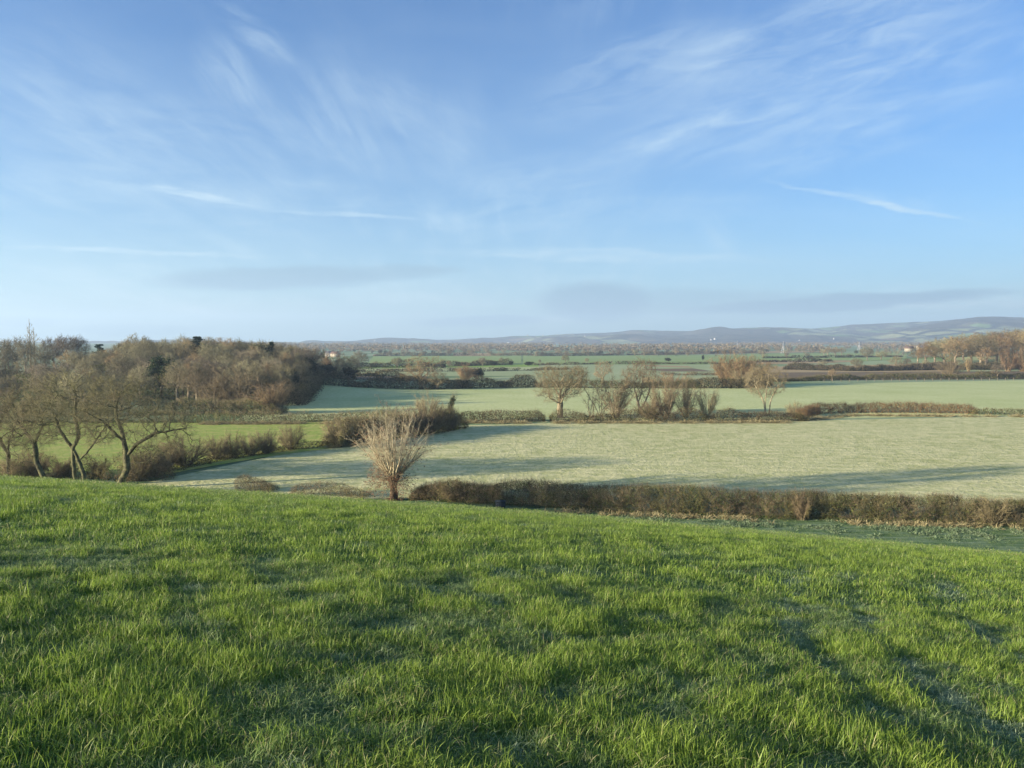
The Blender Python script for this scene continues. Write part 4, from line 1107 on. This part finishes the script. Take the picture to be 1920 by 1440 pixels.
tussocks('dry_grass', 'straw coloured grass along the hedges of the middle distance', [([(858, 793), (1020, 794), (1500, 793)], 700), ([(380, 796), (600, 795), (690, 794)], 500), ([(1500, 789), (1600, 780), (1960, 782)], 600), ([(620, 840), (700, 832)], 60)], 0, 'straw', .8, 1.0, 3, .5)

# ------------------------------------------------------------------ foreground grass
rng = np.random.default_rng(9)
def grass_material():
    m, N, out = mat('grass_blade')
    at_ = N.new('ShaderNodeAttribute', attribute_type='INSTANCER', attribute_name='tint').outputs['Fac']
    bl = N.new('ShaderNodeAttribute', attribute_type='GEOMETRY', attribute_name='blade').outputs['Fac']
    tip = N.new('ShaderNodeAttribute', attribute_type='GEOMETRY', attribute_name='tip').outputs['Fac']
    a = N.mix(bl, (.085, .18, .030), (.29, .41, .070))
    a = N.mix(N.step(bl, .86, .90), a, (.46, .42, .22))
    fr = N.mix(bl, (.14, .24, .07), (.30, .39, .18))
    fr = N.mix(N.step(at_, .02, .10), (.36, .46, .27), fr)
    c_ = N.mix(N.step(at_, .15, .55), fr, a)
    c_ = N.mix(N.math('MULTIPLY', N.step(at_, .55, .95), .55), c_, (.30, .42, .05))
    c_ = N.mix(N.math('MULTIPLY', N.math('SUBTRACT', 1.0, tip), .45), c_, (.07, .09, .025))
    finish(N, out, c_, .5, spec=.35, translucent=(c_, .45))
    return m
M['blade'] = grass_material()
def clump(seed, n, rad_, h, wd, lean=.5, lo=.45):
    rng = np.random.default_rng(seed)
    a = rng.uniform(0, 6.283, n); r_ = rad_ * np.sqrt(rng.uniform(0, 1, n))
    B = np.stack([np.cos(a) * r_, np.sin(a) * r_, np.full(n, -.01)], 1)
    hh = h * rng.uniform(lo, 1.15, n)
    az = rng.uniform(0, 6.283, n); ln = np.abs(rng.normal(0, lean, n))
    out_ = np.stack([np.cos(az), np.sin(az), np.zeros(n)], 1)
    out_ = unit(out_ + np.array([.22, .1, 0]))
    sd_ = np.stack([-out_[:, 1], out_[:, 0], np.zeros(n)], 1)
    tw_ = rng.uniform(-1.2, 1.2, n)[:, None]
    sd_ = unit(sd_ * np.cos(tw_) + out_ * np.sin(tw_))
    ts = [0, .35, .7, 1.0]; V = []
    for t in ts:
        th = ln * t * 1.1
        c_ = B + out_ * (np.sin(th) * hh * t)[:, None] + np.array([0, 0, 1.]) * (np.cos(th * .9) * hh * t)[:, None]
        w_ = wd * (1 - t ** 2.2) * .5 + .0002
        if t < 1: V += [c_ - sd_ * w_, c_ + sd_ * w_]
        else: V += [c_]
    V = np.stack(V, 1).reshape(-1, 3); k = np.arange(n) * 7
    q = np.concatenate([np.stack([k, k + 1, k + 3, k + 2], 1), np.stack([k + 2, k + 3, k + 5, k + 4], 1)])
    t3 = np.stack([k + 4, k + 5, k + 6], 1)
    mb = MB(); mb.add(V, q=q, t=t3)
    me = mb.mesh('grass_clump', [M['blade']], True)
    at_ = me.attributes.new('blade', 'FLOAT', 'POINT'); at_.data.foreach_set('value', np.repeat(rng.uniform(0, 1, n), 7).astype(np.float32))
    at_ = me.attributes.new('tip', 'FLOAT', 'POINT'); at_.data.foreach_set('value', np.tile([0, 0, .4, .4, .8, .8, 1.0], n).astype(np.float32))
    return me
clump_col = bpy.data.collections.new('grass_clumps')
specs = [('a', 7, 100, .15, .118, .0042, 1.0), ('b', 5, 90, .26, .125, .0070, .9), ('c', 4, 90, .55, .095, .013, .95)]
ci = 0; ranges = {}
for tg, cnt, n, rd, h_, wd, ln in specs:
    ranges[tg] = (ci, ci + cnt)
    for k in range(cnt):
        o = bpy.data.objects.new('grass_clump_%02d' % ci, clump(500 + ci, n, rd, h_, wd, ln)); clump_col.objects.link(o); ci += 1
tracks = [[(1500, 1070), (1470, 1165), (1520, 1235), (1600, 1300), (1700, 1370), (1800, 1440)],
          [(1590, 1080), (1590, 1135), (1660, 1220), (1740, 1285), (1830, 1345), (1920, 1400)],
          [(1770, 1090), (1800, 1160), (1870, 1215), (1960, 1265)]]
tracks = [resample([at_hill(*p) for p in t], 60) for t in tracks]
def track_dist(x, y):
    d = np.full(len(x), 1e9)
    for t in tracks:
        for p in t: d = np.minimum(d, np.hypot(x - p[0], y - p[1]))
    return d
def scatter(y0, y1, dens, tg, margin=1.5):
    W_ = .70 * y1 + margin
    n = int((y1 - y0) * 2 * W_ * dens)
    x = rng.uniform(-W_, W_, n); y = rng.uniform(y0, y1, n)
    k = np.abs(x) < .70 * np.maximum(y, 0) + margin
    x, y = x[k], y[k]; n = len(x)
    lush = fbm(x / .60, y / .50, 31, 3); fine = fbm(x / .25, y / .25, 37, 2); wide = fbm(x / 4.5, y / 3.2, 41, 3)
    t = (lush - .5) * 2.3 + (fine - .5) * 1.3 + (wide - .5) * .5 + .62
    td = track_dist(x, y) if tg != 'c' else np.full(n, 9.)
    t = t - .75 * np.exp(-(td / .12) ** 2)
    t = np.clip(t, 0, 1)
    tuft = (vnoise(x / .16, y / .16, 91) > .80) & (vnoise(x / .8, y / .8, 93) > .35) & (td > .2) & (tg != 'c')
    t = np.where(tuft, np.minimum(1, t + .35), t * .94)
    z = terrain(x, y)
    low = sstep(z, 1.5, 5.0)
    t = t * (.25 + .75 * low) * (1 - .38 * sstep(y, 14, 32))
    sc = (.40 + .52 * t) * rng.uniform(.7, 1.3, n) * np.where(tuft, 1.3, 1.0) * (1 - .30 * np.exp(-(td / .13) ** 2))
    tint = np.clip(.20 + .78 * t + rng.normal(0, .13, n) - .3 * np.exp(-(td / .12) ** 2), 0, 1)
    keep = ((z > .8) | ((y < 80 - .19 * x) & (x > -4))) & (rng.uniform(0, 1, n) < .5 + .5 * low)
    ix = rng.integers(ranges[tg][0], ranges[tg][1], n)
    return [a[keep] for a in (x, y, z, sc, tint, ix)]
parts_ = [scatter(-3, 9.5, 110, 'a', 8), scatter(9.5, 26, 26, 'b', 10), scatter(26, 92, 6.0, 'c', 14)]
X_, Y_, Z_, SC, TI, IX = [np.concatenate([p[k] for p in parts_]) for k in range(6)]
gm = bpy.data.meshes.new('grass'); gm.vertices.add(len(X_)); gm.vertices.foreach_set('co', np.stack([X_, Y_, Z_], 1).astype(np.float32).ravel())
a_ = gm.attributes.new('scl', 'FLOAT_VECTOR', 'POINT')
a_.data.foreach_set('vector', np.stack([.75 + .25 * SC, .75 + .25 * SC, SC], 1).astype(np.float32).ravel())
a_ = gm.attributes.new('rot', 'FLOAT_VECTOR', 'POINT')
a_.data.foreach_set('vector', np.stack([rng.normal(0, .12, len(X_)), rng.normal(.05, .12, len(X_)), rng.normal(0, .9, len(X_))], 1).astype(np.float32).ravel())
a_ = gm.attributes.new('tint', 'FLOAT', 'POINT'); a_.data.foreach_set('value', TI.astype(np.float32))
a_ = gm.attributes.new('pick', 'INT', 'POINT'); a_.data.foreach_set('value', IX.astype(np.int32))
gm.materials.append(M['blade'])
grass = link('grass', gm); tag(grass, 'lush green tussocky grass covering the near hillside', 'grass', kind='stuff')
ng = bpy.data.node_groups.new('grass_scatter', 'GeometryNodeTree')
ng.interface.new_socket('Geometry', in_out='INPUT', socket_type='NodeSocketGeometry')
ng.interface.new_socket('Geometry', in_out='OUTPUT', socket_type='NodeSocketGeometry')
gi = ng.nodes.new('NodeGroupInput'); go = ng.nodes.new('NodeGroupOutput')
ip = ng.nodes.new('GeometryNodeInstanceOnPoints'); cinf = ng.nodes.new('GeometryNodeCollectionInfo')
cinf.inputs['Collection'].default_value = clump_col; cinf.inputs['Separate Children'].default_value = True; cinf.inputs['Reset Children'].default_value = True
def na(nm, ty):
    nd = ng.nodes.new('GeometryNodeInputNamedAttribute'); nd.data_type = ty; nd.inputs['Name'].default_value = nm
    return nd.outputs['Attribute']
ng.links.new(gi.outputs[0], ip.inputs['Points']); ng.links.new(cinf.outputs[0], ip.inputs['Instance'])
ip.inputs['Pick Instance'].default_value = True
ng.links.new(na('pick', 'INT'), ip.inputs['Instance Index'])
er = ng.nodes.new('FunctionNodeEulerToRotation'); ng.links.new(na('rot', 'FLOAT_VECTOR'), er.inputs[0]); ng.links.new(er.outputs[0], ip.inputs['Rotation'])
ng.links.new(na('scl', 'FLOAT_VECTOR'), ip.inputs['Scale'])
ng.links.new(ip.outputs[0], go.inputs[0])
md = grass.modifiers.new('scatter', 'NODES'); md.node_group = ng
print('grass clumps', len(X_))

# ------------------------------------------------------------------ fence, pylons, houses
M['post'] = plain_mat('weathered_post', (.20, .17, .125)); M['steel'] = plain_mat('grey_steel', (.45, .46, .47), .5)
M['wall_cream'] = plain_mat('cream_render', (.40, .36, .27)); M['wall_white'] = plain_mat('white_render', (.62, .60, .56)); M['roof_red'] = plain_mat('red_tiles', (.13, .085, .07)); M['roof_grey'] = plain_mat('slate', (.12, .12, .13))
M['dark_glass'] = plain_mat('window_glass', (.03, .035, .045), .15); M['tank'] = plain_mat('grey_tank', (.035, .045, .05), .8)
def box(mb, x0, x1, y0, y1, z0, z1, m=0):
    V = [(x0, y0, z0), (x1, y0, z0), (x1, y1, z0), (x0, y1, z0), (x0, y0, z1), (x1, y0, z1), (x1, y1, z1), (x0, y1, z1)]
    mb.add(V, q=[(0, 3, 2, 1), (4, 5, 6, 7), (0, 1, 5, 4), (1, 2, 6, 5), (2, 3, 7, 6), (3, 0, 4, 7)], m=m)
def fence():
    A = at(1545, 716); B = at(1900, 713.5)
    root = empty('post_and_wire_fence', (A[0], A[1], 0)); tag(root, 'pale post and wire fence along the top of the second meadow on the right', 'fence')
    n = 24; Q = resample([A, B], n)
    pm = MB(); box(pm, -.09, .09, -.09, .09, -.1, 1.35); pm.add([(-.09, -.09, 1.35), (.09, -.09, 1.35), (.09, .09, 1.35), (-.09, .09, 1.35), (0, 0, 1.42)], t=[(0, 1, 4), (1, 2, 4), (2, 3, 4), (3, 0, 4)])
    pme = pm.mesh('post', [M['post']])
    for x, y in Q:
        link('post', pme, root, (x - A[0], y - A[1], 0))
    wm = MB()
    for z in (.45, .85, 1.2):
        P0 = np.array([[q[0] - A[0], q[1] - A[1], z] for q in Q[:-1]]); P1 = np.array([[q[0] - A[0], q[1] - A[1], z] for q in Q[1:]])
        tubes(wm, P0, P1, np.full(n - 1, .012), np.full(n - 1, .012))
    link('wire', wm.mesh('wire', [M['steel']]), root)
fence()
def pylon(px, Y, top, label):
    x, y = at_y(px, Y); z = float(terrain(x, y, False)); H = EYE + (648 - top) / 1442 * Y - z
    mb = MB()
    lv = np.array([0, .2, .38, .54, .66, .76, .86, .94, 1.0]) * H; wd = np.interp(lv / H, [0, .6, 1], [3.6, 1.0, .3])
    P0 = []; P1 = []
    for k in range(8):
        for a, b in ((-1, -1), (1, -1), (1, 1), (-1, 1)):
            P0.append((a * wd[k], b * wd[k], lv[k])); P1.append((a * wd[k + 1], b * wd[k + 1], lv[k + 1]))
            c_, d = (b, -a) if True else 0
            P0.append((a * wd[k], b * wd[k], lv[k])); P1.append((-b * wd[k + 1], a * wd[k + 1], lv[k + 1]))
    for z_, w in ((.66, 6.5), (.79, 5.2), (.91, 4.0)):
        for s_ in (-1, 1):
            P0 += [(0, 0, z_ * H), (0, 0, (z_ + .05) * H)]; P1 += [(s_ * w, 0, z_ * H + .6), (s_ * w, 0, z_ * H + .6)]
    P0 = np.array(P0, float); P1 = np.array(P1, float)
    tubes(mb, P0, P1, np.full(len(P0), .28), np.full(len(P0), .28), sides=4)
    o = link('pylon', mb.mesh('pylon', [M['steel']]), None, (x, y, z)); o.rotation_euler = (0, 0, .5)
    tag(o, label, 'pylon', 'pylons on the far plain')
pylon(1468, 1500, 640, 'grey lattice pylon, tallest on the far plain right of centre')
pylon(1382, 2100, 639, 'faint lattice pylon left of the tallest one')
pylon(1610, 1900, 640, 'faint lattice pylon behind the pale bare tree on the far plain')
def house_meshes(w, d, h, rh, wallm, roofm):
    a = MB(); box(a, -w / 2, w / 2, -d / 2, d / 2, 0, h)
    a.add([(-w / 2, -d / 2, h), (-w / 2, d / 2, h), (-w / 2, 0, h + rh)], t=[(0, 1, 2)]); a.add([(w / 2, -d / 2, h), (w / 2, d / 2, h), (w / 2, 0, h + rh)], t=[(0, 2, 1)])
    r_ = MB(); e = .4
    V = []; 
    for dz in (.05, .3):
        V += [(-w / 2 - e, -d / 2 - e, h - .2 + dz), (w / 2 + e, -d / 2 - e, h - .2 + dz), (w / 2 + e, 0, h + rh + dz), (-w / 2 - e, 0, h + rh + dz), (w / 2 + e, d / 2 + e, h - .2 + dz), (-w / 2 - e, d / 2 + e, h - .2 + dz)]
    r_.add(V, q=[(6, 7, 8, 9), (9, 8, 10, 11), (3, 2, 1, 0), (5, 4, 2, 3), (0, 1, 7, 6), (4, 5, 11, 10), (0, 6, 9, 3), (3, 9, 11, 5), (1, 2, 8, 7), (2, 4, 10, 8)])
    c_ = MB(); box(c_, w * .3, w * .3 + 1.0, -.5, .5, h + rh * .6, h + rh + 1.2)
    wn = MB()
    for x in np.linspace(-w / 2 + 1.6, w / 2 - 1.6, max(2, int(w / 3.2))):
        for z in (1.0, 3.6):
            if z + 1.2 < h: box(wn, x - .5, x + .5, -d / 2 - .03, -d / 2 + .05, z, z + 1.2)
    return a.mesh('wall', [M[wallm]]), r_.mesh('roof', [M[roofm]]), c_.mesh('chimney', [M['roof_red']]), wn.mesh('window', [M['dark_glass']])
HM = {'cream': house_meshes(13, 8, 5.4, 3.2, 'wall_cream', 'roof_red'), 'white': house_meshes(12, 8, 5.4, 3.0, 'wall_white', 'roof_grey'), 'long': house_meshes(20, 9, 4.6, 3.2, 'wall_cream', 'roof_grey')}
def house(kind, x, y, z, label, group=None, s=1., rz=0., near=True):
    o = empty('house', (x, y, z), rz, (s, s, s)); tag(o, label, 'house', group)
    wl, rf, ch, wn = HM[kind]
    link('wall', wl, o); r_ = link('roof', rf, o)
    if near:
        link('chimney', ch, r_); link('windows', wn, o)
    return o
x, y = at_y(629, 1000); house('cream', x, y, float(terrain(x, y, False)) + 2.0, 'cream farmhouse with red roof on the far plain at the left', rz=-.5, s=.85)
x, y = at_y(618, 1010); house('white', x, y, float(terrain(x, y, False)) + 2.0, 'low pale farm building left of the cream farmhouse', rz=.3, s=.9)
x, y = at_y(1703, 1300); house('cream', x, y, 7.0, 'cream house among trees on the far plain at the right', rz=-.4, s=1.0)
x, y = at_y(1728, 1380); house('long', x, y, 9.0, 'long pale building right of the cream house', rz=.2, s=1.0)
# white houses scattered on the hillside
def hill_point(px, Yd, which=0):
    X, Yg, Z = HILLS[which]
    xx = (px - 960) / 1442. * Yd
    i = np.argmin((X - xx) ** 2 + (Yg - Yd) ** 2)
    return float(X.flat[i]), float(Yg.flat[i]), float(Z.flat[i]) - 1
hs = [(816, 6300), (952, 5900), (1006, 6900), (1018, 6900), (990, 6800), (940, 6950), (978, 5600), (1035, 6000), (1100, 5400), (1334, 4700), (1345, 4800), (1500, 4600), (1642, 5500), (1648, 5520), (1496, 4300), (1562, 4700), (1600, 4500), (1740, 4800), (700, 5600), (900, 5200)]
for k, (px, Yd) in enumerate(hs):
    x, y, z = hill_point(px, Yd)
    house('white', x, y, z, 'tiny white house on the distant %s hillside' % ('left' if px < 900 else 'central' if px < 1300 else 'right'), 'white houses on the %s hills' % ('left' if px < 900 else 'central' if px < 1300 else 'right'), s=[1.0, 1.35, .8][k % 3], rz=k * .7, near=False)

# water tank half hidden in the near hedge
x, y = at(978, 953)
mb = MB(); box(mb, -.5, .5, -.4, .4, 0, .9); box(mb, -.55, .55, -.45, .45, .9, .97)
tk = link('water_trough', mb.mesh('water_trough', [M['tank']]), None, (x - 2.2, y - .9, float(terrain(x, y - .9, False)))); tag(tk, 'dark square water tank half hidden in the near hedge', 'water tank')

# ------------------------------------------------------------------ trees of the far plain
def puff(seed, k=1.0, n=240, h=14., w=11., leafm='far_leaf'):
    """a far tree: forked trunk and a crown of fine twig ends"""
    rng = np.random.default_rng(seed); c_ = MB(); t_ = MB()
    P = np.array([[0, 0, 0], [0, 0, h * .3]]); tubes(t_, P[:1], P[1:], np.array([.35]), np.array([.25]), sides=5)
    top = P[1]; m = 26
    d = unit(rng.normal(size=(m, 3)) * np.array([1, 1, .7]) + np.array([0, 0, .8]))
    E = top + d * rng.uniform(.5, 1, (m, 1)) * np.array([w * .5, w * .5, h * .68])
    tubes(c_, np.tile(top, (m, 1)), E, np.full(m, .13), np.full(m, .05), sides=3)
    sprays(c_, np.repeat(E, 4, 0) - np.repeat(E - top, 4, 0) * rng.uniform(0, .5, (m * 4, 1)), np.repeat(d, 4, 0), rng, 2, 3.0, .07, 3, .3, .6, 1)
    c0 = E[rng.integers(0, m, n)] + rng.normal(size=(n, 3)) * np.array([1.1, 1.1, .9])
    return t_.mesh('trunk', [M['wood_bark']]), c_.mesh('crown', [M['wood_bark'], M['wood_twig' if seed % 2 else 'purple_twig']])
PUFF = [puff(700 + k) for k in range(4)]
DPUFF = evergreen(720, 11, 9, 'dark_leaf', 1500)
rng = np.random.default_rng(77)
cnt = 0
zones = [('left', 600, 1000), ('centre', 1000, 1330), ('right', 1330, 1740)]
for nm, p0, p1 in zones:
    for k in range(62):
        px = rng.uniform(p0, p1); Y = rng.uniform(1150, 1750)
        x, y = at_y(px, Y)
        dk_ = rng.uniform() < .18
        kind_ = 'dark evergreen' if dk_ else 'bare brown'
        v = DPUFF if dk_ else PUFF[rng.integers(0, 4)]
        s_ = rng.uniform(.6, 1.15) * (.75 if nm == 'left' else .9)
        plant('far_tree', v, x, y, '%s tree in the far tree belt below the hills, %s stretch' % (kind_, nm), 'tree', '%s trees of the far belt, %s' % (kind_, nm), s=s_, sxy=s_ * 1.25, rz=rng.uniform(0, 6.28))
# the woods beyond them, one mass
def far_woods():
    mb = MB(); rng = np.random.default_rng(5)
    n = 3400
    Y = rng.uniform(1700, 4300, n); px = rng.uniform(380, 2050, n); x = (px - 960) / 1442 * Y
    keep = fbm(x / 420., Y / 700., 55, 3) > .44
    x, Y = x[keep], Y[keep]; n = len(x)
    z = terrain(x, Y, False); H = rng.uniform(8, 17, n); m = 34
    c_ = np.repeat(np.stack([x, Y, z + H * .5], 1), m, 0)
    d = unit(rng.normal(size=(n * m, 3))) * rng.uniform(.4, 1, (n * m, 1)) ** .5
    A = c_ + d * np.stack([np.repeat(H * .62, m)] * 2 + [np.repeat(H * .5, m)], 1)
    leaves(mb, A, 2.6, rng)
    o = link('distant_woodland', mb.mesh('distant_woodland', [M['far_leaf']])); tag(o, 'brown belt of distant woods below the hills', 'woodland', kind='stuff')
far_woods()

# ------------------------------------------------------------------ the air
HAZE = 1.6e-4
if HAZE:
    mb = MB(); box(mb, -9000, 9000, -300, 10500, -3, 420)
    hz = link('haze', mb.mesh('haze', []))
    m = bpy.data.materials.new('haze_air'); m.use_nodes = True; m.node_tree.nodes.clear()
    o_ = m.node_tree.nodes.new('ShaderNodeOutputMaterial'); v_ = m.node_tree.nodes.new('ShaderNodeVolumePrincipled')
    v_.inputs['Color'].default_value = (.58, .78, 1.0, 1); v_.inputs['Density'].default_value = HAZE; v_.inputs['Anisotropy'].default_value = .2
    m.node_tree.links.new(v_.outputs[0], o_.inputs['Volume'])
    hz.data.materials.append(m)
    tag(hz, 'thin blue morning haze over the whole valley', kind='stuff')
